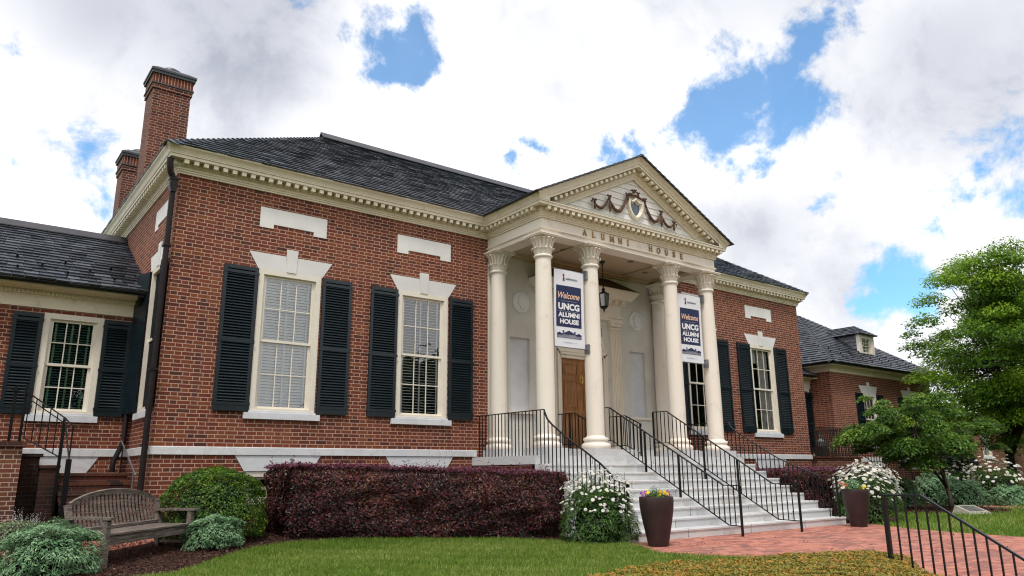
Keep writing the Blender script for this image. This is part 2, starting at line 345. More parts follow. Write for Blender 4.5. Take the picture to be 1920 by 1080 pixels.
class MB:
    def __init__(s): s.v = []; s.f = []; s.mi = []; s.t = []
    def add(s, vs, fs, mi=0, t=.5):
        b = len(s.v); s.v += [tuple(v) for v in vs]
        for f in fs: s.f.append(tuple(b + i for i in f)); s.mi.append(mi); s.t.append(t)
        return s
    def quad(s, a, b, c, d, mi=0, t=.5): return s.add([a, b, c, d], [(0, 1, 2, 3)], mi, t)
    def poly(s, pts, mi=0): return s.add(pts, [tuple(range(len(pts)))], mi)
    def box(s, x0, x1, y0, y1, z0, z1, mi=0):
        return s.add([(x0, y0, z0), (x1, y0, z0), (x1, y1, z0), (x0, y1, z0), (x0, y0, z1), (x1, y0, z1), (x1, y1, z1), (x0, y1, z1)],
                     [(0, 3, 2, 1), (4, 5, 6, 7), (0, 1, 5, 4), (1, 2, 6, 5), (2, 3, 7, 6), (3, 0, 4, 7)], mi)
    def obox(s, c, ax, ay, az, mi=0):
        """box from centre and three half-axis vectors"""
        c, ax, ay, az = map(Vector, (c, ax, ay, az)); vs = []
        for k in (-1, 1):
            for i, j in ((-1, -1), (1, -1), (1, 1), (-1, 1)): vs.append(c + ax * i + ay * j + az * k)
        return s.add(vs, [(0, 3, 2, 1), (4, 5, 6, 7), (0, 1, 5, 4), (1, 2, 6, 5), (2, 3, 7, 6), (3, 0, 4, 7)], mi)
    def prism(s, poly, axis, a, b, mi=0):
        n = len(poly)
        def P(p, w):
            return (p[0], w, p[1]) if axis == 'y' else (w, p[0], p[1]) if axis == 'x' else (p[0], p[1], w)
        vs = [P(p, a) for p in poly] + [P(p, b) for p in poly]
        fs = [tuple(range(n))[::-1], tuple(range(n, 2 * n))] + [(i, (i + 1) % n, n + (i + 1) % n, n + i) for i in range(n)]
        return s.add(vs, fs, mi)
    def tube(s, pts, r, n=6, mi=0, cap=True):
        pts = [Vector(p) for p in pts]; rs = r if isinstance(r, (list, tuple)) else [r] * len(pts); b = len(s.v)
        prev = None
        for i, p in enumerate(pts):
            d = (pts[min(i + 1, len(pts) - 1)] - pts[max(i - 1, 0)]).normalized()
            if prev is None:
                a = d.cross(Vector((0, 0, 1))) if abs(d.z) < .95 else d.cross(Vector((1, 0, 0)))
            else: a = prev - d * prev.dot(d)
            a.normalize(); prev = a; c = d.cross(a)
            for k in range(n):
                th = 2 * math.pi * k / n; s.v.append(tuple(p + (a * math.cos(th) + c * math.sin(th)) * rs[i]))
        for i in range(len(pts) - 1):
            for k in range(n):
                s.f.append((b + i * n + k, b + i * n + (k + 1) % n, b + (i + 1) * n + (k + 1) % n, b + (i + 1) * n + k)); s.mi.append(mi); s.t.append(.5)
        if cap:
            e = b + (len(pts) - 1) * n
            s.f += [tuple(b + k for k in range(n))[::-1], tuple(e + k for k in range(n))]; s.mi += [mi] * 2; s.t += [.5] * 2
        return s
    def bar(s, pts, w, h, side=(1, 0, 0), mi=0):
        """rectangular bar along a polyline: w across (along side), h the other way"""
        pts = [Vector(p) for p in pts]; side = Vector(side).normalized(); b = len(s.v)
        for i, p in enumerate(pts):
            d = (pts[min(i + 1, len(pts) - 1)] - pts[max(i - 1, 0)]).normalized(); upv = side.cross(d).normalized()
            for a, c in ((-1, -1), (1, -1), (1, 1), (-1, 1)): s.v.append(tuple(p + side * (a * w / 2) + upv * (c * h / 2)))
        for i in range(len(pts) - 1):
            for k in range(4): s.f.append((b + i * 4 + k, b + i * 4 + (k + 1) % 4, b + i * 4 + 4 + (k + 1) % 4, b + i * 4 + 4 + k)); s.mi.append(mi); s.t.append(.5)
        e = b + (len(pts) - 1) * 4; s.f += [(b + 3, b + 2, b + 1, b), (e, e + 1, e + 2, e + 3)]; s.mi += [mi] * 2; s.t += [.5] * 2
        return s
    def lathe(s, prof, cx=0, cy=0, n=24, mi=0, mod=None, a0=0, a1=2 * math.pi, cap=False):
        b = len(s.v); full = abs(a1 - a0 - 2 * math.pi) < 1e-6; m = n if full else n + 1
        for r, z in prof:
            for k in range(m):
                th = a0 + (a1 - a0) * k / n; rr = r * (mod(th, z) if mod else 1); s.v.append((cx + rr * math.cos(th), cy + rr * math.sin(th), z))
        for i in range(len(prof) - 1):
            for k in range(n):
                k2 = (k + 1) % m; s.f.append((b + i * m + k, b + i * m + k2, b + (i + 1) * m + k2, b + (i + 1) * m + k)); s.mi.append(mi); s.t.append(.5)
        if cap:
            e = b + (len(prof) - 1) * m; s.f += [tuple(b + k for k in range(m))[::-1], tuple(e + k for k in range(m))]; s.mi += [mi] * 2; s.t += [.5] * 2
        return s
    def sweep(s, path, prof, mi=0, ends=True):
        """profile (out, z) swept along a plan path with mitres; outward is to the right of travel"""
        n = len(path); P = [Vector((p[0], p[1])) for p in path]; b = len(s.v); m = len(prof)
        for i in range(n):
            d0 = (P[i] - P[i - 1]).normalized() if i else (P[1] - P[0]).normalized()
            d1 = (P[i + 1] - P[i]).normalized() if i < n - 1 else d0
            n0 = Vector((d0.y, -d0.x)); n1 = Vector((d1.y, -d1.x)); mm = (n0 + n1).normalized(); k = 1 / max(.2, mm.dot(n0))
            for o, z in prof: q = P[i] + mm * (o * k); s.v.append((q.x, q.y, z))
        for i in range(n - 1):
            for j in range(m - 1): s.f.append((b + i * m + j, b + (i + 1) * m + j, b + (i + 1) * m + j + 1, b + i * m + j + 1)); s.mi.append(mi); s.t.append(.5)
        if ends: s.f += [tuple(b + j for j in range(m)), tuple(b + (n - 1) * m + j for j in range(m))[::-1]]; s.mi += [mi] * 2; s.t += [.5] * 2
        return s
    def build(s, name, mats, parent=None, smooth=False, recalc=True, label=None):
        me = bpy.data.meshes.new(name); o3 = origin(parent)
        me.from_pydata([(v[0] - o3.x, v[1] - o3.y, v[2] - o3.z) for v in s.v], [], s.f)
        if isinstance(mats, str): mats = [mats]
        for mm in mats: me.materials.append(MATS[mm])
        me.polygons.foreach_set('material_index', s.mi)
        a = me.attributes.new('tint', 'FLOAT', 'FACE'); a.data.foreach_set('value', s.t)
        if recalc:
            bm = bmesh.new(); bm.from_mesh(me); bmesh.ops.recalc_face_normals(bm, faces=bm.faces); bm.to_mesh(me); bm.free()
        if smooth:
            me.polygons.foreach_set('use_smooth', [True] * len(me.polygons))
            if smooth != 'all': me.set_sharp_from_angle(angle=math.radians(smooth if smooth is not True else 40))
        me.update(); o = link(bpy.data.objects.new(name, me)); o.parent = parent
        if label: o['label'] = label
        return o
def rawmesh(name, V, F, T, mat, parent=None, M=None):
    """big quad meshes from arrays: V (n,3), F (m,4), T (m,) tint, M material indices"""
    me = bpy.data.meshes.new(name); o3 = origin(parent); V = V - np.array(o3)
    me.vertices.add(len(V)); me.vertices.foreach_set('co', V.astype(np.float32).ravel())
    k = F.shape[1]; me.loops.add(F.size); me.loops.foreach_set('vertex_index', F.astype(np.int32).ravel())
    me.polygons.add(len(F)); me.polygons.foreach_set('loop_start', np.arange(0, F.size, k, dtype=np.int32))
    for mm in ([mat] if isinstance(mat, str) else mat): me.materials.append(MATS[mm])
    if M is not None: me.polygons.foreach_set('material_index', M.astype(np.int32))
    me.update(calc_edges=True)
    a = me.attributes.new('tint', 'FLOAT', 'FACE'); a.data.foreach_set('value', T.astype(np.float32))
    me.validate(); o = link(bpy.data.objects.new(name, me)); o.parent = parent
    return o
def unit(a): return a / np.maximum(np.linalg.norm(a, axis=1, keepdims=True), 1e-9)
def leafarr(P, Nn, size, aspect=.5, droop=0., rng=RNG, point=None):
    """rhombus leaves at P with rough normals Nn"""
    n = len(P); Nn = unit(Nn + rng.normal(0, .45, (n, 3))); 
    t = rng.normal(0, 1, (n, 3)) if point is None else point + rng.normal(0, .35, (n, 3))
    t[:, 2] -= droop; t = unit(t - Nn * (t * Nn).sum(1, keepdims=True)); b = np.cross(Nn, t)
    s = (size * rng.uniform(.65, 1.3, n))[:, None] if np.isscalar(size) else size[:, None]
    V = np.stack([P - t * s * .5, P + b * s * aspect * .5, P + t * s * .5 + Nn * s * -.06, P - b * s * aspect * .5], 1).reshape(-1, 3)
    return V, np.arange(4 * n).reshape(n, 4)
def leaves(name, P, Nn, size, mat, parent=None, T=None, aspect=.5, droop=0., point=None, M=None):
    V, F = leafarr(P, Nn, size, aspect, droop, point=point)
    if T is None: T = RNG.beta(2, 2.2, len(P))
    return rawmesh(name, V, F, np.clip(T, 0, 1), mat, parent, M)
def vnoise(P, s, seed=0):
    """cheap smooth pseudo-noise from sines"""
    r = np.random.default_rng(seed); out = np.zeros(len(P))
    for i in range(6):
        k = r.normal(0, 1, 3) * s * (1 + .5 * i); out += np.sin(P @ k + r.uniform(0, 6.28)) / (1 + .4 * i)
    return out / 3.

# ------------------------------------------------------------------ ground
def S(t): t = np.clip(t, 0, 1); return t * t * (3 - 2 * t)
def gz_(x, y):
    return -1.57 + .22 * S((np.asarray(y, float) + 3.2) / 3.6) * (1 - S((np.asarray(x, float) - 2.5) / 3.5))
def sheet(poly, dz, name, mat, parent=None, cell=.25):
    bm = bmesh.new(); bm.faces.new([bm.verts.new((x, y, 0)) for x, y in poly])
    xs = [p[0] for p in poly]; ys = [p[1] for p in poly]
    x = math.ceil(min(xs) / cell) * cell
    while x < min(max(xs), 8):
        if x > -9: bmesh.ops.bisect_plane(bm, geom=bm.verts[:] + bm.edges[:] + bm.faces[:], plane_co=(x, 0, 0), plane_no=(1, 0, 0))
        x += cell
    y = math.ceil(min(ys) / cell) * cell
    while y < min(max(ys), 2.5):
        if y > -5: bmesh.ops.bisect_plane(bm, geom=bm.verts[:] + bm.edges[:] + bm.faces[:], plane_co=(0, y, 0), plane_no=(0, 1, 0))
        y += cell
    for v in bm.verts: v.co.z = float(gz_(v.co.x, v.co.y)) + dz
    me = bpy.data.meshes.new(name); bmesh.ops.recalc_face_normals(bm, faces=bm.faces); bm.to_mesh(me); bm.free()
    me.materials.append(MATS[mat]); o = link(bpy.data.objects.new(name, me)); o.parent = parent
    return o
gxs = [-300, -100, -40, -20] + list(np.arange(-9, 8.01, .25)) + [9, 12, 20, 40, 100, 300]
gys = [-100, -40, -20, -14] + list(np.arange(-5, 2.51, .25)) + [4, 10, 30, 100, 300]
mb = MB()
for j in range(len(gys)):
    for i in range(len(gxs)): mb.v.append((gxs[i], gys[j], float(gz_(gxs[i], gys[j]))))
for j in range(len(gys) - 1):
    for i in range(len(gxs) - 1):
        a = j * len(gxs) + i; mb.f.append((a, a + 1, a + 1 + len(gxs), a + len(gxs))); mb.mi.append(0); mb.t.append(.5)
tag(mb.build('ground', 'lawn_soil', smooth='all'), kind='structure')
PLAZA = [(6.3, -4.0), (5.95, -4.75), (5.3, -5.9), (5.55, -6.7), (6.0, -7.3), (6.3, -7.9), (4.4, -9.4), (3.9, -11.5), (9, -16), (20, -16), (14, -9.4), (12.3, -8.6), (11.85, -7.9), (12.0, -6.9), (12.45, -5.7), (13.1, -4.75), (12.9, -4.0)]
MULCH = [(-2.2, -4.2), (-.36, -3.72), (.3, -2.75), (.95, -2.05), (1.6, -1.72), (2.6, -1.72), (3.9, -1.95), (5.1, -2.6), (5.45, -3.5), (5.75, -4.5), (6.3, -4.4), (6.3, -.02), (-.02, -.02), (-.05, 1.75), (-7, 1.75), (-7, -4.2)]
tag(sheet(MULCH, .004, 'mulch_bed', 'mulch'), kind='structure')
tag(sheet(PLAZA, .008, 'brick_plaza', 'paving'), kind='structure')
tag(sheet([(-6, -2.6), (-2.2, -1.9), (-.9, -1.55), (-.2, -1.05), (.2, -.7), (.2, -.08), (-.2, -.08), (-.2, -.02), (-6, .0)], .010, 'garden_path', 'paving'), kind='structure')
tag(sheet([(40, 4.2), (26, -.6), (21.5, -3.2), (22.6, -4.2), (27, -1.9), (40, 2.0)], .008, 'side_path', 'paving'), kind='structure')
tag(sheet([(12.9, -2.9), (13.2, -4.7), (15, -4.6), (16.5, -3.2), (24, -3.1), (28, -1), (28, .95), (13, .95)], .006, 'planting_bed', 'mulch'), kind='structure')
tag(sheet([(19.7 + 1.9 * math.cos(a) , -3.6 + 1.2 * math.sin(a)) for a in np.linspace(0, 6.283, 25)[:-1]], .010, 'tree_mulch', 'mulch'), kind='structure')
# ------------------------------------------------------------------ building pieces
def wall_y(mb, y, x0, x1, z0, z1, holes=(), depth=.12, mi=0, back=True):
    """wall in the plane y with rectangular openings (x0,x1,z0,z1) and their reveals"""
    xs = sorted({x0, x1, *[h[0] for h in holes], *[h[1] for h in holes]}); zs = sorted({z0, z1, *[h[2] for h in holes], *[h[3] for h in holes]})
    for i in range(len(xs) - 1):
        for j in range(len(zs) - 1):
            cx, cz = (xs[i] + xs[i + 1]) / 2, (zs[j] + zs[j + 1]) / 2
            if any(h[0] < cx < h[1] and h[2] < cz < h[3] for h in holes): continue
            mb.quad((xs[i], y, zs[j]), (xs[i + 1], y, zs[j]), (xs[i + 1], y, zs[j + 1]), (xs[i], y, zs[j + 1]), mi)
    for a, b, c, d in holes:
        Y = y + depth
        mb.quad((a, y, c), (a, Y, c), (a, Y, d), (a, y, d), mi); mb.quad((b, y, c), (b, Y, c), (b, Y, d), (b, y, d), mi)
        mb.quad((a, y, c), (b, y, c), (b, Y, c), (a, Y, c), mi); mb.quad((a, y, d), (b, y, d), (b, Y, d), (a, Y, d), mi)
def make_window(parent, cx, y, z0, w, h, treat, cols=3, rs=2, sill_w=None, room='dark_room', cw=.095, st=.045, rm=.3, rd=.9):
    a, b, c, d = cx - w / 2, cx + w / 2, z0, z0 + h
    f = MB()
    f.box(a, a + cw, y - .012, y + .10, c, d); f.box(b - cw, b, y - .012, y + .10, c, d)
    f.box(a + cw, b - cw, y - .012, y + .10, d - cw, d); f.box(a + cw, b - cw, y - .02, y + .10, c, c + .07)
    f.box(a + cw, a + cw + .02, y + .02, y + .09, c + .07, d - cw); f.box(b - cw - .02, b - cw, y + .02, y + .09, c + .07, d - cw)
    fr = f.build('window', 'window_paint', parent)
    A, B, C, D = a + cw + .02, b - cw - .02, c + .07, d - cw; mid = (C + D) / 2
    for (lo, hi, yy) in ((mid - .02, D, y + .045), (C, mid + .02, y + .075)):
        s = MB()
        s.box(A, A + st, yy, yy + .03, lo, hi); s.box(B - st, B, yy, yy + .03, lo, hi); s.box(A + st, B - st, yy, yy + .03, lo, lo + st); s.box(A + st, B - st, yy, yy + .03, hi - st, hi)
        for i in range(1, cols): xx = A + st + (B - A - 2 * st) * i / cols; s.box(xx - .009, xx + .009, yy + .004, yy + .026, lo + st, hi - st)
        for j in range(1, rs):
            zz = lo + st + (hi - lo - 2 * st) * j / rs
            for i in range(cols):
                x0 = A + st + (B - A - 2 * st) * i / cols + (.009 if i else 0); x1 = A + st + (B - A - 2 * st) * (i + 1) / cols - (.009 if i < cols - 1 else 0); s.box(x0, x1, yy + .004, yy + .026, zz - .009, zz + .009)
        s.build('sash', 'window_paint', fr)
        g = MB(); g.quad((A + st, yy + .014, lo + st), (B - st, yy + .014, lo + st), (B - st, yy + .014, hi - st), (A + st, yy + .014, hi - st)); g.build('window_pane', 'window_glass', fr, recalc=False)
    g = MB(); Y = y + rd
    g.quad((a - rm, Y, c - rm), (b + rm, Y, c - rm), (b + rm, Y, d + rm), (a - rm, Y, d + rm))
    for X in (a - rm, b + rm): g.quad((X, y + .12, c - rm), (X, Y, c - rm), (X, Y, d + rm), (X, y + .12, d + rm))
    g.quad((a - rm, y + .12, c - rm), (b + rm, y + .12, c - rm), (b + rm, Y, c - rm), (a - rm, Y, c - rm)); g.quad((a - rm, y + .12, d + rm), (b + rm, y + .12, d + rm), (b + rm, Y, d + rm), (a - rm, Y, d + rm))
    g.build('room_lining', room, fr)
    if treat in ('white', 'open', 'green'):
        g = MB(); mat = 'blind' if treat != 'green' else 'blind_green'; ang = {'white': 1.02, 'open': 1.25, 'green': .5}[treat]; pitch = {'green': .046, 'open': .058, 'white': .054}[treat]; sw = {'white': .054, 'open': .012, 'green': .048}[treat]
        z = C + .03
        while z < D - .02:
            dy, dz = math.cos(ang) * sw / 2, math.sin(ang) * sw / 2
            g.add([(A, y + .135 - dy, z - dz), (B, y + .135 - dy, z - dz), (B, y + .135 + dy, z + dz), (A, y + .135 + dy, z + dz)], [(0, 1, 2, 3)])
            z += pitch
        g.box(A, B, y + .112, y + .16, D - .05, D)
        g.build('blinds', mat, fr)
        g = MB(); 
        for t in (.08, .5, .92) if w > 1 else (.14, .5, .86): xx = A + (B - A) * t; g.box(xx - .016, xx + .016, y + .109, y + .111, C, D - .05)
        g.build('blind_tape', 'blind_tape' if treat != 'green' else 'blind_tape_green', fr)
    if treat == 'curtain':
        g = MB(); n = 26
        for (x0, x1) in ((A + .42, B), (A, A + .10)):
            p = [(x0 + (x1 - x0) * i / n, y + .17 + .022 * math.sin(i * 2.1 + x0)) for i in range(n + 1)]
            for i in range(n): g.quad((*p[i], C), (*p[i + 1], C), (*p[i + 1], D), (*p[i], D))
        g.build('curtain', 'curtain', fr, smooth='all')
        g = MB(); g.quad((A, y + .2, D - .42), (B, y + .2, D - .42), (B, y + .2, D), (A, y + .2, D)); g.build('roller_shade', 'blind', fr)
    if sill_w:
        s = MB(); s.box(cx - sill_w / 2, cx + sill_w / 2, y - .055, y + .02, z0 - .115, z0 - .008); s.box(cx - w / 2 - .02, cx + w / 2 + .02, y - .035, y + .01, z0 - .008, z0 + .028); s.build('sill', 'sill_stone', fr)
    return fr
def make_shutter(parent, x0, x1, y, z0, z1, pitch=.05, name='shutter'):
    """louvred shutter standing a hand's breadth off the plane y"""
    s = MB(); st = .058; ya, yb = y - .055, y - .018; mid = z0 + (z1 - z0) * .47
    s.box(x0, x0 + st, ya, yb, z0, z1); s.box(x1 - st, x1, ya, yb, z0, z1)
    s.box(x0 + st, x1 - st, ya + .002, yb - .002, z1 - .07, z1); s.box(x0 + st, x1 - st, ya + .002, yb - .002, mid - .035, mid + .035); s.box(x0 + st, x1 - st, ya + .002, yb - .002, z0, z0 + .11)
    o = s.build(name, 'shutter_paint', parent)
    g = MB()
    for lo, hi in ((z0 + .11, mid - .035), (mid + .035, z1 - .07)):
        n = max(2, round((hi - lo) / pitch)); p = (hi - lo) / n
        for i in range(n):
            zc = lo + p * (i + .5); yc = (ya + yb) / 2; hy, hz = .016, .019
            g.add([(x0 + st, yc - hy, zc - hz - .004), (x1 - st, yc - hy, zc - hz - .004), (x1 - st, yc + hy, zc + hz), (x0 + st, yc + hy, zc + hz),
                   (x0 + st, yc - hy, zc - hz + .004), (x1 - st, yc - hy, zc - hz + .004), (x1 - st, yc + hy, zc + hz + .008), (x0 + st, yc + hy, zc + hz + .008)],
                  [(0, 1, 2, 3), (4, 5, 6, 7), (0, 1, 5, 4), (2, 3, 7, 6)])
        g.quad((x0 + st, yb + .002, lo), (x1 - st, yb + .002, lo), (x1 - st, yb + .002, hi), (x0 + st, yb + .002, hi))
    g.build('louvres', 'shutter_paint', o)
    for zz in (z0 + .12, mid, z1 - .12): h = MB(); h.box(x0 - .02, x1 + .02, y - .062, y - .0555, zz - .025, zz + .025); h.build('hinge', 'shutter_paint', o)
    h = MB(); h.tube([((x0 + x1) / 2, y - .03, z0 - .002), ((x0 + x1) / 2, y - .04, z0 - .03), ((x0 + x1) / 2 + .015, y - .05, z0 - .055)], .008)
    h.build('shutter_hook', 'black_metal', o)
    return o
def lintel(parent, cx, y, w=1.19, zt=3.49, zb=3.19, spread=.205, kz=3.625, kw=.11, name='lintel'):
    m = MB(); yo = y - .012
    m.prism([(cx - w / 2 - .02, zb), (cx - kw * .78, zb), (cx - kw, zt), (cx - w / 2 - spread, zt)], 'y', yo, y + .02)
    m.prism([(cx + kw * .78, zb), (cx + w / 2 + .02, zb), (cx + w / 2 + spread, zt), (cx + kw, zt)], 'y', yo, y + .02)
    o = m.build(name, 'limestone', parent)
    k = MB(); k.prism([(cx - kw * .8, zb - .004), (cx + kw * .8, zb - .004), (cx + kw, kz), (cx - kw, kz)], 'y', yo - .014, y + .02); k.build('keystone', 'limestone', o)
    return o
def panel(parent, x0, x1, z0, z1, y):
    m = MB(); a = (x1 - x0) * .2
    m.prism([(x0, z0), (x0 + a, z0), (x0 + a, z0 + .085), (x1 - a, z0 + .085), (x1 - a, z0), (x1, z0), (x1, z1), (x0, z1)], 'y', y - .012, y + .02)
    return m.build('stone_panel', 'limestone', parent)
def slates(mb, A, B, C, D, e=.19, rng=random, wmin=.17, wmax=.36, thick=.026):
    A, B, C, D = map(Vector, (A, B, C, D)); U = (B - A).normalized(); n = U.cross(D - A).normalized()
    if n.z < 0: n = -n
    W = n.cross(U).normalized(); 
    if W.z < 0: W = -W
    H = (D - A).dot(W); L = (B - A).length; la, lb = (D - A).dot(U) / H, ((C - A).dot(U) - L) / H
    def P(u, v, h): return A + U * u + W * v + n * h
    mb.quad(A, B, C, D, 0, .1)
    k = 0; v = -.03
    while v < H - .02:
        v1 = min(v + e * 1.12, H); vc = max(v, 0); l0, r0, l1, r1 = la * vc, L + lb * vc, la * v1, L + lb * v1
        u = min(l0, l1) - rng.random() * wmax
        while u < max(r0, r1):
            wd = rng.uniform(wmin, wmax); a0, b0, a1, b1 = max(u, l0), min(u + wd - .010, r0), max(u, l1), min(u + wd - .010, r1)
            if b0 - a0 > .01 or b1 - a1 > .01:
                a0, b0 = min(a0, r0), max(b0, l0); a1, b1 = min(a1, r1), max(b1, l1)
                if b0 < a0: a0 = b0 = (a0 + b0) / 2
                if b1 < a1: a1 = b1 = (a1 + b1) / 2
                j = rng.uniform(-.008, .008); h0 = thick + rng.uniform(0, .008); t = min(1, max(0, rng.betavariate(2.2, 3)))
                q1, q2 = rng.uniform(-.005, .006), rng.uniform(-.005, .006); p = [P(a0, v + j, h0 + q1), P(b0, v + j, h0 + q2), P(b1, v1, .003 - q2 * .3), P(a1, v1, .003 - q1 * .3), P(a0, v + j, 0.001), P(b0, v + j, 0.001)]
                mb.add(p, [(0, 1, 2, 3), (4, 5, 1, 0)], 0, t); mb.add([p[0], p[3], p[4]], [(0, 1, 2)], 0, t); mb.add([p[1], p[2], p[5]], [(0, 1, 2)], 0, t)
            u += wd
        v += e; k += 1
def hipcap(mb, P, Q, side, e=.19, wd=.16):
    P, Q = Vector(P), Vector(Q); d = (Q - P); L = d.length; d.normalize(); n = int(L / e)
    s1 = Vector(side).normalized(); up = Vector((0, 0, 1)); nn = (up - d * up.dot(d)).normalized(); s = d.cross(nn).normalized()
    for i in range(n + 1):
        a = P + d * (i * e - .03); b = P + d * min(L, (i + 1) * e + .03); t = random.betavariate(2.5, 3)
        for sg in (-1, 1):
            w = s * sg * wd - nn * wd * .55
            mb.add([a + nn * .045, a + w + nn * .03, b + w + nn * .006, b + nn * .012, a + nn * .02, a + w + nn * .004], [(0, 1, 2, 3), (4, 5, 1, 0)], 0, t)
def cap(mb, P, Q, w=.13, h=.10, mi=0):
    P, Q = Vector(P), Vector(Q); d = (Q - P).normalized(); s = d.cross(Vector((0, 0, 1))).normalized(); n = s.cross(d)
    for sg in (-1, 1):
        a = [P + n * h, P + s * sg * w - n * .06, Q + s * sg * w - n * .06, Q + n * h]; mb.add(a + [p - n * .02 for p in a], [(0, 1, 2, 3), (4, 5, 6, 7), (1, 2, 6, 5), (0, 1, 5, 4), (2, 3, 7, 6)], mi)

# ------------------------------------------------------------------ main building
BL = thing('building', 'red brick hall with slate hip roof and four-columned white portico', 'building', (9.39, 4.3, -1.57))
W, XL, XR, YP = 18.78, 6.60, 12.18, -1.93
wb = MB(); WX = (2.105, 4.96, 13.82, 16.675)
holes = [(x - .595, x + .595, .60, 3.19) for x in WX] + [(x - .6, x + .6, -.95, -.40) for x in WX]
wall_y(wb, 0, 0, XL, -1.7, 4.72, [h for h in holes if h[1] < XL]); wall_y(wb, 0, XR, W, -1.7, 4.72, [h for h in holes if h[0] > XR])
# left side wall (x = 0) with one window opening
SH = (.42, 1.30, .60, 3.19)
for y0, y1, z0, z1 in ((0, SH[0], -1.7, 4.72), (SH[1], 8.7, -1.7, 4.72), (SH[0], SH[1], -1.7, SH[2]), (SH[0], SH[1], SH[3], 4.72)): wb.quad((0, y0, z0), (0, y1, z0), (0, y1, z1), (0, y0, z1))
wb.quad((0, SH[0], SH[2]), (.12, SH[0], SH[2]), (.12, SH[0], SH[3]), (0, SH[0], SH[3])); wb.quad((0, SH[1], SH[2]), (.12, SH[1], SH[2]), (.12, SH[1], SH[3]), (0, SH[1], SH[3]))
wb.quad((0, 8.7, -1.7), (W, 8.7, -1.7), (W, 8.7, 4.72), (0, 8.7, 4.72)); wb.quad((W, 0, -1.7), (W, 8.7, -1.7), (W, 8.7, 4.72), (W, 0, 4.72))
# brick base under the porch slab
wb.box(6.24, 12.5, -1.95, -.001, -1.7, -.312)
wb.build('brick_wall', 'brick', BL, recalc=False)
p = MB(); prof = [(0, -.13), (.03, -.13), (.03, -.008), (.022, 0), (0, 0)]
p.sweep([(0, 1.8), (0, 0), (XL - .3, 0)], prof); p.build('water_table', 'marble', BL); p = MB(); p.sweep([(XR + .25, 0), (W, 0), (W, 8.7)], prof); p.build('water_table', 'marble', BL)
for x in WX:
    k = MB(); k.prism([(x - .60, -.40), (x + .60, -.40), (x + .77, -.134), (x - .77, -.134)], 'y', -.012, .05); k.build('basement_lintel', 'marble', BL)
bw = make_window(BL, WX[0], .02, -.95, 1.2, .55, 'none', cols=3, rs=1); bw.name = 'basement_window'
for x in WX[1:]: dup(bw, (x - WX[0], 0, 0), parent=BL)
# plaster wall of the porch, with its two sunk marble panels
pw = MB(); PH = [(7.21, 7.78, .86, 2.52), (11.0, 11.57, .86, 2.52), (8.70, 10.08, -.0, 3.02)]
wall_y(pw, 0, XL, XR, -.15, 4.46, PH, .07); pw.build('plaster_wall', 'plaster', BL)
for a, b, c, d in PH[:2]:
    k = MB(); k.quad((a, .068, c), (b, .068, c), (b, .068, d), (a, .068, d)); o = k.build('marble_panel', 'marble_smooth', BL)
    k = MB(); k.box(a - .09, b + .09, -.06, .0, c - .055, c - .002); k.build('panel_sill', 'cream', o)
def medallion(cx, cz, flip):
    k = MB(); n = 40
    prof = [(.0, -.018), (.185, -.018), (.195, -.03), (.21, -.045), (.235, -.045), (.245, -.03), (.245, 0)]
    for i in range(len(prof) - 1):
        for j in range(n):
            a, b = 2 * math.pi * j / n, 2 * math.pi * (j + 1) / n; (r0, y0), (r1, y1) = prof[i], prof[i + 1]
            k.quad((cx + r0 * math.cos(a), y0, cz + r0 * math.sin(a)), (cx + r0 * math.cos(b), y0, cz + r0 * math.sin(b)), (cx + r1 * math.cos(b), y1, cz + r1 * math.sin(b)), (cx + r1 * math.cos(a), y1, cz + r1 * math.sin(a)))
    o = k.build('medallion', 'limestone', BL, smooth=50)
    head = [(-.02, -.13), (-.05, -.15), (.09, -.14), (.06, -.09), (.075, -.03), (.10, .03), (.085, .09), (.03, .125), (-.04, .12), (-.075, .08), (-.078, .04), (-.10, -.005), (-.08, -.012), (-.082, -.03), (-.07, -.045), (-.075, -.06), (-.06, -.08), (-.025, -.08)]
    k = MB(); k.prism([(cx + flip * x, cz + z) for x, z in head], 'y', -.045, -.017); k.prism([(cx + flip * (x * .75 + .005), cz + z * .8 + .015) for x, z in head[4:14]], 'y', -.058, -.04)
    k.build('portrait_relief', 'limestone', o)
medallion(7.52, 3.33, 1); medallion(11.29, 3.32, -1)
# door and its surround
XC = 9.39
d = MB(); d.box(XC - .64, XC + .64, .10, .15, .02, 2.18)
pw_ = (.40, .40)
for sx in (-1, 1):
    x0, x1 = (XC + sx * .09, XC + sx * .55) if sx > 0 else (XC - .55, XC - .09)
    for z0, z1 in ((.18, .86), (.98, 1.66), (1.78, 2.06)):
        d.box(x0, x1, .086, .10, z0, z0 + .022); d.box(x0, x1, .086, .10, z1 - .022, z1); d.box(x0, x0 + .022, .086, .10, z0 + .022, z1 - .022); d.box(x1 - .022, x1, .086, .10, z0 + .022, z1 - .022)
        d.prism([(x0 + .05, z0 + .05), (x1 - .05, z0 + .05), (x1 - .05, z1 - .05), (x0 + .05, z1 - .05)], 'y', .088, .099)
door = d.build('door', 'door_wood', BL)
k = MB(); k.tube([(XC - .02, .08, 1.80), (XC - .045, .05, 1.75), (XC - .05, .045, 1.68), (XC - .03, .05, 1.62), (XC + .02, .05, 1.60), (XC + .045, .05, 1.66), (XC + .04, .06, 1.74), (XC + .02, .08, 1.80)], .011, 8); k.box(XC - .035, XC + .035, .075, .09, 1.585, 1.615); k.build('knocker', 'gold', door, smooth=True)
k = MB(); k.box(XC - .5, XC + .5, -.42, -.02, .0305, .05); k.build('door_mat', 'rubber', BL)
s = MB()
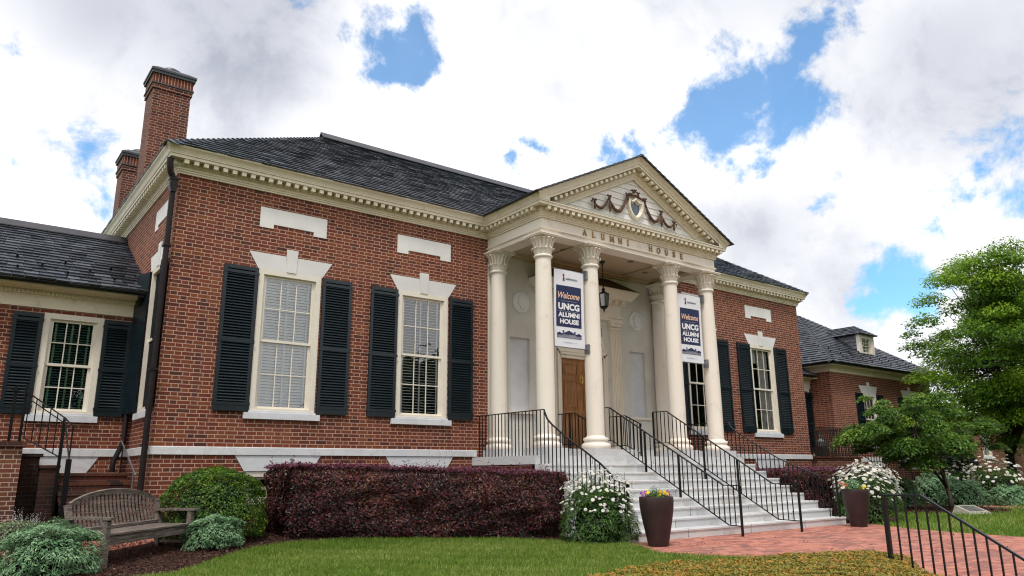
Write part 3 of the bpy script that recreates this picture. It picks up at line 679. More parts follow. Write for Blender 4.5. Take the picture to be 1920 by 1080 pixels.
for sx in (-1, 1):
    def bx(a, b, *r): s.box(min(XC + sx * a, XC + sx * b), max(XC + sx * a, XC + sx * b), *r)
    bx(.64, .70, .03, .12, .0, 2.26); bx(.70, .76, -.012, .06, .0, 2.32); bx(.76, .80, -.03, .03, .0, 2.36)
s.box(XC - .70, XC + .70, .03, .12, 2.18, 2.26); s.box(XC - .76, XC + .76, -.012, .12, 2.26, 2.32); s.box(XC - .80, XC + .80, -.03, .12, 2.32, 2.42); s.box(XC - .80, XC + .80, -.05, .12, 2.42, 2.45)
s.build('door_casing', 'cream', BL)
# arched fanlight recess
s = MB(); n = 20; R0, R1 = .56, .70; zc = 2.46
s.box(XC - .80, XC + .80, .09, .11, 2.45, 3.2); s.box(XC - .82, XC + .82, .152, .17, -.1, 3.2)
for r0, r1, ya in ((.60, .66, -.01), (.66, .74, -.025), (.54, .60, .03)):
    for j in range(n):
        a, b = math.pi * j / n, math.pi * (j + 1) / n
        p = [(XC + r * math.cos(t), zc + r * math.sin(t) * .9) for t, r in ((a, r0), (a, r1), (b, r1), (b, r0))]; s.prism(p, 'y', ya, .09)
s.build('fanlight_arch', 'cream', BL)
k = MB(); k.prism([(XC + .535 * math.cos(math.pi * j / n), zc + .01 + .535 * .9 * math.sin(math.pi * j / n)) for j in range(n + 1)], 'y', .075, .085); o = k.build('fanlight', 'window_glass', BL)
# pilasters with flutes
for sx in (-1, 1):
    s = MB(); xc = XC + sx * 1.085; hw = .17
    s.box(xc - hw, xc + hw, -.07, -.001, .0, 3.08)
    for i in range(7): xx = xc - hw + .012 + i * (2 * hw - .024) / 6; s.box(xx - .012, xx + .012, -.085, -.07, .22, 2.98)
    s.box(xc - hw - .03, xc + hw + .03, -.10, -.001, .0, .16); s.box(xc - hw - .015, xc + hw + .015, -.09, -.001, .16, .20)
    s.box(xc - hw - .01, xc + hw + .01, -.095, -.001, 3.0, 3.03); s.box(xc - hw - .02, xc + hw + .02, -.11, -.001, 3.08, 3.16); s.box(xc - hw - .05, xc + hw + .05, -.14, -.001, 3.16, 3.22)
    s.build('pilaster', 'cream', BL)
s = MB(); s.sweep([(XC - 1.27, .0), (XC - 1.27, -.07), (XC + 1.27, -.07), (XC + 1.27, .0)], [(-.3, 3.22), (.03, 3.22), (.03, 3.28), (.05, 3.285), (.05, 3.34), (.015, 3.345), (.015, 3.60), (.05, 3.62), (.05, 3.72), (.23, 3.74), (.27, 3.80), (.34, 3.88), (.36, 3.92), (.36, 3.96), (-.3, 3.96)])
s.build('door_hood', 'cream', BL)
k = MB()
for i in range(12): xx = XC - 1.25 + i * 2.5 / 11; k.box(xx - .05, xx + .05, -.235, -.12, 3.645, 3.725)
for sx in (-1, 1): 
    for yy in (-.03,): k.box(XC + sx * 1.44 - .07, XC + sx * 1.44 + .07, yy - .05, yy + .03, 3.645, 3.725)
k.build('hood_block', 'cream', BL)
k = MB(); k.add([(XC - 1.64, -.44, 3.965), (XC + 1.64, -.44, 3.965), (XC + 1.64, 0, 3.965), (XC - 1.64, 0, 3.965), (XC - 1.0, -.02, 4.30), (XC + 1.0, -.02, 4.30)], [(0, 1, 5, 4), (1, 2, 5), (0, 4, 3), (0, 3, 2, 1)]); k.build('hood_roof', 'copper_roof', BL)
# windows, shutters, lintels, panels
w1 = make_window(BL, WX[0], 0, .60, 1.19, 2.59, 'white', sill_w=1.385)
w2 = make_window(BL, WX[1], 0, .60, 1.19, 2.59, 'open', sill_w=1.385)
w3 = make_window(BL, WX[2], 0, .60, 1.19, 2.59, 'none', sill_w=1.385)
w4 = make_window(BL, WX[3], 0, .60, 1.19, 2.59, 'curtain', sill_w=1.385)
s0 = make_shutter(BL, .885, 1.485, 0, .61, 3.18); s1_ = dup(s0, (1.84, 0, 0), parent=BL)
for x in WX[1:]:
    for q in (s0, s1_): dup(q, (q.location.x + x - WX[0], 0, 0), parent=BL)
for x in WX: lintel(BL, x, 0); panel(BL, x - .65, x + .65, 3.98, 4.37, 0)
# side wall: blind window with one shutter folded against the wing
s = MB(); s.box(-.012, .10, SH[0], SH[0] + .09, .60, 3.19); s.box(-.012, .10, SH[1] - .09, SH[1], .60, 3.19); s.box(-.012, .10, SH[0] + .09, SH[1] - .09, 3.10, 3.19); s.box(-.02, .10, SH[0] + .09, SH[1] - .09, .60, .67)
s.box(.03, .06, SH[0] + .09, SH[1] - .09, 1.85, 1.90); s.box(.03, .06, .85, .87, .67, 1.85); s.box(.03, .06, .85, .87, 1.90, 3.10)
sw_ = s.build('window', 'window_paint', BL)
k = MB(); k.quad((.05, SH[0] + .09, .67), (.05, SH[1] - .09, .67), (.05, SH[1] - .09, 3.10), (.05, SH[0] + .09, 3.10)); k.build('window_pane', 'dark_room', sw_)
k = MB(); k.box(-.055, .02, SH[0] - .1, SH[1] + .1, .485, .592); k.build('sill', 'sill_stone', sw_)
def placed_shutter(x, y, rot, w=.6):
    o = dup(s0, (0, 0, 0), parent=BL); o.matrix_basis = Matrix.Translation(Vector((x, y, 0)) - Vector((0, 0, 0))) @ Matrix.Identity(4)
    # rotate about the shutter's own edge: mesh is in BL coordinates, edge at (.885, -.018)
    piv = Vector((.885 - 9.39, -.018 - 4.3, 0)); R = Matrix.Rotation(rot, 4, 'Z')
    o.matrix_basis = Matrix.Translation(Vector((x - 9.39, y - 4.3, 0))) @ R @ Matrix.Diagonal((w / .6, 1, 1, 1)) @ Matrix.Translation(-piv)
placed_shutter(-.04, 1.36, math.radians(108), .42); placed_shutter(-.03, .40, math.radians(-90), .36)
k = MB(); 
k.prism([(.30, 3.19), (1.42, 3.19), (1.56, 3.49), (.16, 3.49)], 'x', -.012, .02); k.prism([(.78, 3.186), (.94, 3.186), (.96, 3.625), (.76, 3.625)], 'x', -.024, .02); k.build('lintel', 'limestone', BL)
k = MB(); k.prism([(.21, 3.98), (.45, 3.98), (.45, 4.065), (1.28, 4.065), (1.28, 3.98), (1.51, 3.98), (1.51, 4.37), (.21, 4.37)], 'x', -.012, .02); k.build('stone_panel', 'limestone', BL)
# cornices
def many(items, name, mat, parent, cap_=100):
    """up to 100 blocks as parts (the nearest), any others as one piece of stuff; items: lists of obox argument tuples"""
    items = sorted(items, key=lambda it: (Vector(it[0][0]) - Vector((CX, CY, CZ))).length)
    for it in items[:cap_]:
        k = MB(); [k.obox(*b) for b in it]; k.build(name, mat, parent)
    if items[cap_:]:
        k = MB(); [k.obox(*b) for it in items[cap_:] for b in it]; tag(k.build(name, mat, parent), kind='stuff')
PATH = [(0, 8.7), (0, 0), (XL, 0), (XL, YP), (XR, YP), (XR, 0), (W, 0), (W, 8.7)]
PA = [(-.05, 4.67), (.03, 4.67), (.03, 4.70), (.045, 4.705), (.045, 4.735), (.06, 4.74), (.06, 4.775), (.085, 4.79), (.085, 4.885), (.215, 4.887), (.215, 4.935), (.232, 4.945), (.232, 4.965), (-.05, 4.985)]
PB = [(-.05, 4.967), (.236, 4.967), (.24, 4.985), (.247, 5.0), (.262, 5.025), (.285, 5.048), (.296, 5.06), (.30, 5.07), (.30, 5.09), (-.05, 5.11)]
k = MB(); k.sweep(PATH, PA); co = k.build('cornice', 'cream_cornice', BL)
k = MB(); k.sweep([(0, 8.7), (0, 0), (XL, 0), (XL, YP - .225)], PB); k.build('cornice_gutter', 'cream_cornice', BL); k = MB(); k.sweep([(XR, YP - .225), (XR, 0), (W, 0), (W, 8.7)], PB); k.build('cornice_gutter', 'cream_cornice', BL)
kb = MB(); its = []
for i in range(len(PATH) - 1):
    a, b = Vector(PATH[i]), Vector(PATH[i + 1]); L = (b - a).length; dr = (b - a).normalized(); nr = Vector((dr.y, -dr.x)); n = round(L / .166)
    for j in range(n + (1 if i in (0, 1, 3, 5) else 0)):
        t = (j + .5) * L / n if i in (2, 4) else (j + .35) * L / n
        if t > L + .12: continue
        c = a + dr * t + nr * .142
        c2 = a + dr * t + nr * .107
        its.append([((c.x, c.y, 4.845), (dr.x * .040, dr.y * .040, 0), (nr.x * .058, nr.y * .058, 0), (0, 0, .036)), ((c2.x, c2.y, 4.806), (dr.x * .032, dr.y * .032, 0), (nr.x * .022, nr.y * .022, 0), (0, 0, .010))])
many(its, 'modillion', 'cream_cornice', co)
kb.sweep(PATH, [(.084, 4.792), (.0875, 4.792), (.0875, 4.884), (.084, 4.884)]); kb.build('modillion_shade_band', 'modillion', co)  # strip behind the blocks carries their shade as a darker colour
# portico entablature, soffit and ceiling
k = MB(); k.sweep([(XL, .0), (XL, YP), (XR, YP), (XR, .0)], [(-.36, 4.47), (-.36, 4.335), (-.02, 4.335), (0, 4.337), (0, 4.42), (.015, 4.425), (.035, 4.44), (.035, 4.46), (0, 4.467), (0, 4.69)])
en = k.build('entablature', 'column_paint', BL)
k = MB(); k.box(XL + .36, XR - .36, YP + .36, -.005, 4.44, 4.50); 
for xx in (XL + .42, XC - 1.35, XC + 1.35, XR - .42): k.box(xx - .05, xx + .05, YP + .36, -.01, 4.41, 4.439)
k.box(XL + .36, XR - .36, -.18, -.01, 4.38, 4.44); k.box(XL + .36, XR - .36, -.10, -.005, 4.34, 4.38); k.box(XL + .36, XR - .36, YP + .36, YP + .44, 4.40, 4.44)
k.build('portico_ceiling', 'ceiling_paint', BL)
for xx, yy in ((8.0, -1.0), (9.95, -1.2), (11.0, -.7)):
    k = MB(); k.lathe([(.0, 4.436), (.05, 4.436), (.075, 4.432), (.08, 4.438)], xx, yy, 16); k.build('ceiling_spotlight', 'lead', BL)
# columns
cp = {}
def column(x, y):
    c = MB()
    c.lathe([(.183, .25), (.186, .9), (.184, 1.8), (.176, 2.8), (.163, 3.86)], x, y, 32)
    o = c.build('column', 'column_paint', BL, smooth='all')
    c = MB(); c.lathe([(.0, .0), (.285, .0), (.298, .02), (.302, .05), (.296, .085), (.27, .11), (.245, .118), (.24, .15), (.245, .165), (.262, .175), (.265, .20), (.25, .222), (.21, .228), (.195, .245), (.186, .27)], x, y, 36); c.build('column_base', 'column_paint', o, smooth=50)
    c = MB()
    c.lathe([(.165, 3.84), (.19, 3.855), (.20, 3.88), (.19, 3.905), (.168, 3.915), (.165, 3.93)], x, y, 32)
    c.lathe([(.165, 3.93), (.168, 4.05), (.18, 4.14), (.205, 4.21), (.235, 4.26), (.25, 4.285)], x, y, 64, mod=lambda th, z: 1 + .035 * math.cos(16 * th) * min(1, max(0, (z - 3.95) / .2)))
    for i in range(12):
        th = 2 * math.pi * i / 12 + .13; d = Vector((math.cos(th), math.sin(th), 0)); tv = Vector((-d.y, d.x, 0)); B = Vector((x, y, 0))
        pr = [(.172, 3.925, .036), (.186, 3.98, .046), (.206, 4.03, .043), (.236, 4.055, .032), (.240, 4.022, .014)]
        vs = []
        for r, z, hw in pr: vs += [B + d * (r - .008) + tv * -hw + Vector((0, 0, z)), B + d * (r + .006) + Vector((0, 0, z)), B + d * (r - .008) + tv * hw + Vector((0, 0, z))]
        c.add(vs, [(j * 3 + q, j * 3 + q + 1, j * 3 + q + 4, j * 3 + q + 3) for j in range(len(pr) - 1) for q in (0, 1)])
    for i in range(16):
        th = 2 * math.pi * (i + .5) / 16; d = Vector((math.cos(th), math.sin(th), 0)); tv = Vector((-d.y, d.x, 0)); B = Vector((x, y, 0))
        pr = [(.180, 4.02, .020), (.196, 4.12, .026), (.226, 4.20, .030), (.268, 4.255, .026), (.285, 4.235, .010)]
        vs = []
        for r, z, hw in pr: vs += [B + d * (r - .004) + tv * -hw + Vector((0, 0, z)), B + d * (r + .010) + Vector((0, 0, z)), B + d * (r - .004) + tv * hw + Vector((0, 0, z))]
        c.add(vs, [(j * 3 + q, j * 3 + q + 1, j * 3 + q + 4, j * 3 + q + 3) for j in range(len(pr) - 1) for q in (0, 1)])
    c.box(x - .27, x + .27, y - .27, y + .27, 4.285, 4.31); c.box(x - .285, x + .285, y - .285, y + .285, 4.31, 4.3345)
    c.build('capital', 'column_paint', o, smooth=45)
    return o
COLX = (6.775, 8.10, 10.68, 12.005)
c0 = column(COLX[0], -1.745)
for x in COLX[1:]: dup(c0, (x - COLX[0], 0, 0), parent=BL)
for x in (COLX[0], COLX[3]): dup(c0, (x - COLX[0], 1.575, 0), parent=BL)
for x, ya, yb in [(x, -2.05, -1.42) for x in COLX] + [(COLX[0], -.47, -.002), (COLX[3], -.47, -.002)]: k = MB(); k.box(x - .32, x + .32, ya, yb, -.148, -.001); k.build('pedestal', 'marble_step', BL)
# pediment
AX, AZ, SL = XC, 6.64, .5016
def chev(d0, d1, y0, y1, zmin, m, mi=0):
    """chevron band between vertical offsets d0..d1 under the top line, cut off at zmin"""
    if zmin is None:
        w = 2.79 + YP - y0
        for sg in (-1, 1): m.prism([(AX + sg * w, AZ - SL * w - d0), (AX + sg * w, AZ - SL * w - d1), (AX, AZ - d1), (AX, AZ - d0)], 'y', y0, y1, mi)
        return
    def e(dd):
        h = AZ - dd; return (h - zmin) / SL
    a, b = e(d0), e(d1)
    m.prism([(AX - a, zmin), (AX - b, zmin), (AX, AZ - d1), (AX, AZ - d0)], 'y', y0, y1, mi); m.prism([(AX + b, zmin), (AX + a, zmin), (AX, AZ - d0), (AX, AZ - d1)], 'y', y0, y1, mi)
k = MB()
for d0, d1, o in ((.0, .022, .30), (.022, .04, .29), (.04, .065, .275), (.065, .09, .258), (.09, .115, .246), (.115, .14, .238), (.14, .16, .234), (.16, .225, .215)):
    chev(d0, d1, YP - o, YP + .1, 4.968 if d0 > .15 else None, k)
chev(.225, .345, YP - .085, YP + .1, 4.99, k); chev(.345, .39, YP - .06, YP + .1, 4.99, k); chev(.39, .43, YP - .045, YP + .1, 4.99, k); chev(.43, .48, YP - .03, YP + .1, 4.99, k)
pe = k.build('pediment', 'cream_cornice', BL)
k = MB(); chev(.2255, .3445, YP - .088, YP - .084, 4.99, k); k.build('modillion_shade_band', 'modillion', pe)  # same painted shade strip along the raking cornice
its = []; L = (AZ - .28 - 4.99) / SL; n = int(L / .15); cs = 1 / math.hypot(1, SL)
for sg in (-1, 1):
    for i in range(1, n):
        xx = AX + sg * i * .15; zz = AZ - .285 - i * .15 * SL; t = Vector((sg * cs, 0, -SL * cs))
        its.append([((xx, YP - .142, zz), t * .038, (0, .056, 0), Vector((-t.z, 0, t.x)) * .032)])
many(its, 'modillion', 'cream_cornice', pe)
k = MB(); z = 4.985; yb = YP + .03
while z < 6.17:
    z1 = min(z + .15, 6.18); hw0 = (AZ - .45 - z) / SL; hw1 = max(0., (AZ - .45 - z1) / SL)
    if hw0 <= 0: break
    k.quad((AX - hw0, yb - .016, z + .004), (AX + hw0, yb - .016, z + .004), (AX + hw1, yb, z1), (AX - hw1, yb, z1)); k.quad((AX - hw0, yb - .016, z + .004), (AX + hw0, yb - .016, z + .004), (AX + hw0, yb, z), (AX - hw0, yb, z))
    z = z1
k.build('tympanum', 'board_white', pe)
k = MB(); k.prism([(AX - 3.0, 4.968), (AX + 3.0, 4.968), (AX + 3.0, 4.975), (AX - 3.0, 4.975)], 'y', YP - .225, YP + .02); k.build('lead_flashing', 'lead', pe)
# shield
def shieldpts(s, cx=9.405, cz=5.44):
    base = [(-.235, .20), (-.16, .165), (-.07, .20), (0, .26), (.07, .20), (.16, .165), (.235, .20), (.245, .05), (.215, -.08), (.13, -.20), (0, -.285), (-.13, -.20), (-.215, -.08), (-.245, .05)]
    return [(cx + x * s, cz + z * s) for x, z in base]
k = MB(); O, I = shieldpts(1.), shieldpts(.62)
n = len(O)
for i in range(n):
    j = (i + 1) % n; k.add([(O[i][0], YP + .02, O[i][1]), (O[j][0], YP + .02, O[j][1]), (O[j][0], YP - .06, O[j][1]), (O[i][0], YP - .06, O[i][1])], [(0, 1, 2, 3)])
    M1, M2 = shieldpts(.82)[i], shieldpts(.82)[j]
    k.quad((O[i][0], YP - .06, O[i][1]), (O[j][0], YP - .06, O[j][1]), (M2[0], YP - .07, M2[1]), (M1[0], YP - .07, M1[1])); k.quad((M1[0], YP - .07, M1[1]), (M2[0], YP - .07, M2[1]), (I[j][0], YP - .0, I[j][1]), (I[i][0], YP - .0, I[i][1]))
sh_ = k.build('shield', 'cream', pe)
k = MB(); k.poly([(x, YP - .002, z) for x, z in shieldpts(.63)]); k.build('shield_glass', 'shield_pane', pe)
k = MB(); k.poly([(x, YP + .010, z) for x, z in shieldpts(.63)]); k.build('shield_backing', 'roof_flashing', pe)
# carved garland
g = MB(); yg = YP - .035
def swag(a, b, low, r=.035):
    pts, rs = [], []
    for i in range(15):
        t = i / 14; x = a[0] + (b[0] - a[0]) * t; zl = a[1] + (b[1] - a[1]) * t; sag = 4 * t * (1 - t); mid = (a[1] + b[1]) / 2 - low
        pts.append((x, yg, zl - mid * sag)); rs.append(r * .82 * (.45 + .75 * math.sin(math.pi * t)) * (1 + .14 * math.sin(i * 2.6)))
    g.tube(pts, rs, 8)
def bow(x, z, s=1.):
    for dx, dz, r in ((-.045, .035, .030), (.045, .045, .030), (0, 0, .034), (-.03, -.05, .026), (.035, -.04, .026), (-.075, .055, .017), (.075, .07, .017), (0.01, .07, .02)):
        s = s * .93; cx, cz, rr = x + dx * s, z + dz * s, r * s * .9
        g.tube([(cx - rr, yg - .01, cz - rr * .3), (cx - rr * .5, yg - .02, cz), (cx + rr * .5, yg - .02, cz + rr * .2), (cx + rr, yg - .01, cz + rr * .5)], [rr * .35, rr, rr * .95, rr * .3], 7)
def drop(x, z, L, r=.034): g.tube([(x, yg - .01, z), (x + .005, yg - .02, z - L * .3), (x, yg - .02, z - L * .7), (x, yg - .01, z - L)], [r * .4, r * .75, r * .9, r * .3], 8)
B_ = [(8.08, 5.33), (8.54, 5.52), (9.13, 5.70), (9.70, 5.70), (10.25, 5.51), (10.69, 5.33)]
swag(B_[0], B_[1], 5.23); swag(B_[1], B_[2], 5.26, .044); swag(B_[3], B_[4], 5.25, .044); swag(B_[4], B_[5], 5.22)
g.tube([(9.13, yg, 5.68), (9.22, yg, 5.73), (9.34, yg, 5.75), (9.45, yg, 5.76), (9.58, yg, 5.72), (9.70, yg, 5.68)], [.022, .024, .03, .03, .024, .022], 8)
for b in B_: bow(*b)
bow(9.33, 5.83, .95); bow(9.48, 5.80, .9); bow(9.40, 5.86, .7); bow(8.0, 5.31, .5); bow(10.77, 5.30, .5); bow(9.22, 5.74, .7)
drop(8.09, 5.32, .17); drop(8.55, 5.50, .32, .04); drop(10.25, 5.50, .34, .04); drop(10.68, 5.32, .18); drop(9.14, 5.68, .1, .025); drop(9.71, 5.68, .12, .025)
g.build('garland', 'wood_garland', pe, smooth='all')
# brass serif lettering
def letters(text, x0, z0, h, pitch, parent, y, th=.018):
    T, t = .026, .013
    for ch in text:
        if ch == ' ': x0 += pitch; continue
        k = MB(); X = lambda u: x0 + u * h; Z = lambda v: z0 + v * h
        def st(pts, w):
            for a, b in zip(pts, pts[1:]):
                A, B = Vector((X(a[0]), 0, Z(a[1]))), Vector((X(b[0]), 0, Z(b[1]))); d = (B - A); Lh = d.length / 2 + w * .18; d.normalize(); c = (A + B) / 2
                k.obox((c.x, y - th / 2, c.z), d * Lh, (0, th / 2 + random.uniform(0, .0012), 0), Vector((-d.z, 0, d.x)) * w / 2)
        def sf(u, v, w=.16): st([(u - w, v), (u + w, v)], .010)
        def arc(cx, cz, rx, rz, a0, a1, w0=T, n=12):
            for i in range(n):
                a, b = a0 + (a1 - a0) * i / n, a0 + (a1 - a0) * (i + 1) / n; m = (a + b) / 2
                st([(cx + rx * math.cos(a), cz + rz * math.sin(a)), (cx + rx * math.cos(b), cz + rz * math.sin(b))], t + (w0 - t) * abs(math.cos(m)))
        if ch == 'A': st([(.08, 0), (.42, .98)], t); st([(.40, .98), (.78, 0)], T); st([(.22, .34), (.64, .34)], t); sf(.08, 0, .12); sf(.78, 0, .14)
        if ch == 'L': st([(.2, 0), (.2, 1)], T); sf(.2, 1); sf(.2, 0); st([(.2, 0), (.7, 0)], t); st([(.70, -.03), (.70, .22)], t)
        if ch == 'U': st([(.18, .95), (.18, .3)], T); st([(.72, .95), (.72, .3)], t); arc(.45, .3, .27, .3, math.pi, 2 * math.pi); sf(.18, 1, .14); sf(.72, 1, .12)
        if ch == 'M': st([(.1, 0), (.14, 1)], t); st([(.15, 1), (.5, .12)], T); st([(.5, .12), (.84, 1)], t); st([(.86, 1), (.92, 0)], T); sf(.1, 0, .11); sf(.92, 0, .13); sf(.1, 1, .1); sf(.9, 1, .1)
        if ch == 'N': st([(.14, 0), (.14, 1)], t); st([(.14, 1), (.78, 0)], T); st([(.78, 0), (.78, 1)], t); sf(.14, 0, .12); sf(.1, 1, .12); sf(.78, 1, .12)
        if ch == 'I': st([(.3, 0), (.3, 1)], T); sf(.3, 0); sf(.3, 1)
        if ch == 'H': st([(.16, 0), (.16, 1)], T); st([(.78, 0), (.78, 1)], T); st([(.16, .52), (.78, .52)], t); [sf(u, v, .14) for u in (.16, .78) for v in (0, 1)]
        if ch == 'O': arc(.46, .5, .38, .5, 0, 2 * math.pi, T, 20)
        if ch == 'S': arc(.40, .75, .22, .24, .25, math.pi * 1.35); arc(.40, .26, .25, .26, -math.pi * .95, math.pi * .42); st([(.22, .62), (.55, .42)], T); st([(.62, .74), (.62, .95)], t); st([(.14, .04), (.14, .26)], t)
        if ch == 'E': st([(.18, 0), (.18, 1)], T); st([(.18, 1), (.66, 1)], t); st([(.18, .52), (.52, .52)], t); st([(.18, 0), (.68, 0)], t); st([(.66, .82), (.66, 1.02)], t); st([(.68, -.02), (.68, .2)], t); st([(.52, .42), (.52, .62)], t); sf(.14, 0, .1); sf(.14, 1, .1)
        k.build('letter', 'brass', parent); x0 += pitch
letters('ALUMNI', 7.74, 4.497, .128, .268, BL, YP - .001); letters('HOUSE', 9.80, 4.497, .128, .272, BL, YP - .001)
# roofs
k = MB(); E = .283; ZR = 5.098; RZ = 8.20; RY = 4.34; XA, XB, YA, YB = -E, W + E, -E, 8.98
A, B, C, D = (XA, YA, ZR), (XB, YA, ZR), (XB, YB, ZR), (XA, YB, ZR); R1, R2 = (4.34, RY, RZ), (W - 4.34, RY, RZ)
slates(k, A, B, R2, R1); slates(k, D, A, R1, R1); slates(k, B, C, R2, R2); slates(k, C, D, R1, R2, e=.4)
hipcap(k, A, R1, (1, 0, 0)); hipcap(k, B, R2, (1, 0, 0)); hipcap(k, D, R1, (1, 0, 0))
rf = k.build('roof', 'slate', BL, recalc=False)
k = MB(); cap(k, (4.25, RY, RZ + .03), (W - 4.25, RY, RZ + .03), .17, .13); k.sweep([(0, 8.7), (0, 0), (XL, 0), (XL, -2.2)], [(.285, 5.088), (.312, 5.088), (.312, 5.104), (.285, 5.106)]); k.sweep([(XR, -2.2), (XR, 0), (W, 0), (W, 8.7)], [(.285, 5.088), (.312, 5.088), (.312, 5.104), (.285, 5.106)])
k.build('ridge_cap', 'roof_flashing', rf)
k = MB(); yf = YP - .335; pz = AZ + .012; ex = 3.12
slates(k, (AX - ex, 4.2, pz - ex * SL), (AX - ex, yf, pz - ex * SL), (AX, yf, pz), (AX, 4.2, pz)); slates(k, (AX + ex, yf, pz - ex * SL), (AX + ex, 4.2, pz - ex * SL), (AX, 4.2, pz), (AX, yf, pz))
for sg in (-1, 1):
    i = 0
    while i * .17 < 3.45:   # stepped slate edge at the gable
        c = AX + sg * (3.46 - i * .17) * .894; zz = pz - abs(c - AX) * SL; t = Vector((sg * cs, 0, -SL * cs)); nn = Vector((SL * cs * sg, 0, cs))
        k.obox(Vector((c, yf + .12, zz)) + nn * .012, t * .11 + nn * .010, (0, .135, 0), nn * .010, 0); i += 1
k.build('portico_roof', 'slate', BL, recalc=False)
# chimneys
def chimney(x0, y0, w, dd, z0, z1):
    k = MB(); k.box(x0, x0 + w, y0, y0 + dd, z0, z1 - .62); k.box(x0 - .03, x0 + w + .03, y0 - .03, y0 + dd + .03, z1 - .62, z1 - .50)
    o = k.build('chimney', 'brick_chimney', BL)
    k = MB(); k.box(x0 - .03, x0 + w + .03, y0 - .03, y0 + dd + .03, z1 - .47, z1 - .24); k.build('chimney_course', 'brick_soldier', o)
    k = MB(); k.box(x0 - .055, x0 + w + .055, y0 - .055, y0 + dd + .055, z1 - .50, z1 - .47); k.box(x0 - .07, x0 + w + .07, y0 - .07, y0 + dd + .07, z1 - .24, z1 - .17)
    q = [(x0 - .09, y0 - .09), (x0 + w + .09, y0 - .09), (x0 + w + .09, y0 + dd + .09), (x0 - .09, y0 + dd + .09)]; q2 = [(x0 + .08, y0 + .08), (x0 + w - .08, y0 + .08), (x0 + w - .08, y0 + dd - .08), (x0 + .08, y0 + dd - .08)]
    k.add([(*p, z1 - .17) for p in q] + [(*p, z1 - .12) for p in q] + [(*p, z1) for p in q2], [(0, 1, 2, 3), (0, 1, 5, 4), (1, 2, 6, 5), (2, 3, 7, 6), (3, 0, 4, 7), (4, 5, 9, 8), (5, 6, 10, 9), (6, 7, 11, 10), (7, 4, 8, 11), (8, 9, 10, 11)]); k.build('chimney_cap', 'slate_cap', o)
    k = MB(); k.lathe([(.27, z1), (.27, z1 + .02), (.25, z1 + .09), (.16, z1 + .15), (.0, z1 + .17)], x0 + w / 2, y0 + dd / 2, 20); k.build('chimney_cowl', 'roof_flashing', o, smooth=True)
chimney(.20, 4.70, .84, .82, 4.9, 9.12); chimney(.22, 7.85, .84, .80, 4.9, 8.12)
# downspouts
k = MB(); k.tube([(-.20, -.14, 4.86), (-.20, -.14, 4.74), (-.17, -.12, 4.62), (-.10, -.08, 4.50)], .055, 12); k.prism([(-.165, 4.50), (-.035, 4.50), (-.035, 4.36), (-.06, 4.27), (-.14, 4.27), (-.165, 4.36)], 'y', -.15, -.02); k.box(-.175, -.025, -.16, -.01, 4.49, 4.52)
k.tube([(-.10, -.08, 4.28), (-.10, -.08, -1.42)], .048, 12)
for z in (3.3, 1.2, -.75): k.box(-.16, -.04, -.14, .0, z, z + .035)
k.build('downspout', 'copper_brown', BL, smooth=30)

# ------------------------------------------------------------------ porch slab and steps
ST = thing('stone_steps', 'broad white marble steps climbing to the portico between black handrails', 'steps', (9.39, -3.2, -1.57))
k = MB(); k.box(6.2, 12.53, -2.1, -.001, -.31, -.15); k.build('landing_slab', 'marble_step', ST)
for i in range(1, 9):
    top = -.15 - .1575 * i - .0025; yf = -2.1 - .2875 * i; k = MB()
    yb = -1.9 - .2875 * (i - 1); bt = .007
    yb = -2.1 - .2875 * (i - 1) + .016
    k.prism([(yf + .016, -1.62), (yb, -1.62), (yb, top), (yf + bt, top), (yf, top - bt), (yf, top - .034), (yf + .016, top - .040)], 'x', 6.2, 12.53 + .02 * i); k.build('step', 'marble_step', ST)
k = MB(); k.box(XC - 1.3, XC + 1.3, -.95, -.003, -.149, .029); k.build('door_step', 'marble_step', ST)
# ------------------------------------------------------------------ left wing
WP = [(0, 2.38), (.03, 2.38), (.03, 2.40), (.015, 2.41), (.015, 2.57), (.03, 2.58), (.03, 2.60), (.05, 2.60), (.05, 2.67), (.10, 2.68), (.12, 2.70), (.34, 2.71), (.34, 2.745), (0, 2.76)]
def dentils(mb, x0, x1, y, z0, z1, out=.085, w=.034, gap=.062):
    x = x0
    while x < x1: mb.box(x, x + w, y - out, y - .045, z0, z1); x += gap
def snowguards(parent, x0, x1, A, slope, rows, step=.75):
    k = MB()
    for r, v in enumerate(rows):
        x = x0 + (r % 2) * step / 2
        while x < x1:
            y, z = A[0] + v, A[1] + v * slope + .02; k.tube([(x, y, z), (x, y - .02, z + .05)], [.018, .022], 6); x += step
    k.build('snow_guard', 'black_metal', parent)
LW = thing('building_wing', 'low brick wing with dark shutters and slate roof below the two chimneys', 'building', (-4.5, 3.5, -1.4))
k = MB(); wall_y(k, 1.81, -9, 0, -1.7, 2.42, [(-1.55, -.62, .56, 2.31)]); k.build('brick_wall', 'brick', LW, recalc=False); k = MB(); wall_y(k, 7, -9, 0, -1.7, 2.42); k.build('rear_wall', 'brick', LW, recalc=False)
k = MB(); k.sweep([(-9, 1.81), (-.032, 1.81)], prof); k.build('water_table', 'marble', LW)
k = MB(); k.prism([(-1.35, -.42), (-.62, -.42), (-.44, -.134), (-1.53, -.134)], 'y', 1.798, 1.85); k.build('basement_lintel', 'marble', LW)
lwin = make_window(LW, -1.085, 1.81, .56, .93, 1.75, 'green', sill_w=1.08)
make_shutter(LW, -2.00, -1.565, 1.81, .56, 2.28); make_shutter(LW, -.615, -.17, 1.81, .56, 2.28)
k = MB(); k.sweep([(-9, 1.81), (-.02, 1.81)], WP); co2 = k.build('cornice', 'cream_cornice', LW)
many([[((x + .017, 1.745, 2.635), (.017, 0, 0), (0, .02, 0), (0, 0, .03))] for x in np.arange(-9, -.05, .062)], 'dentil', 'cream_cornice', co2, 60)
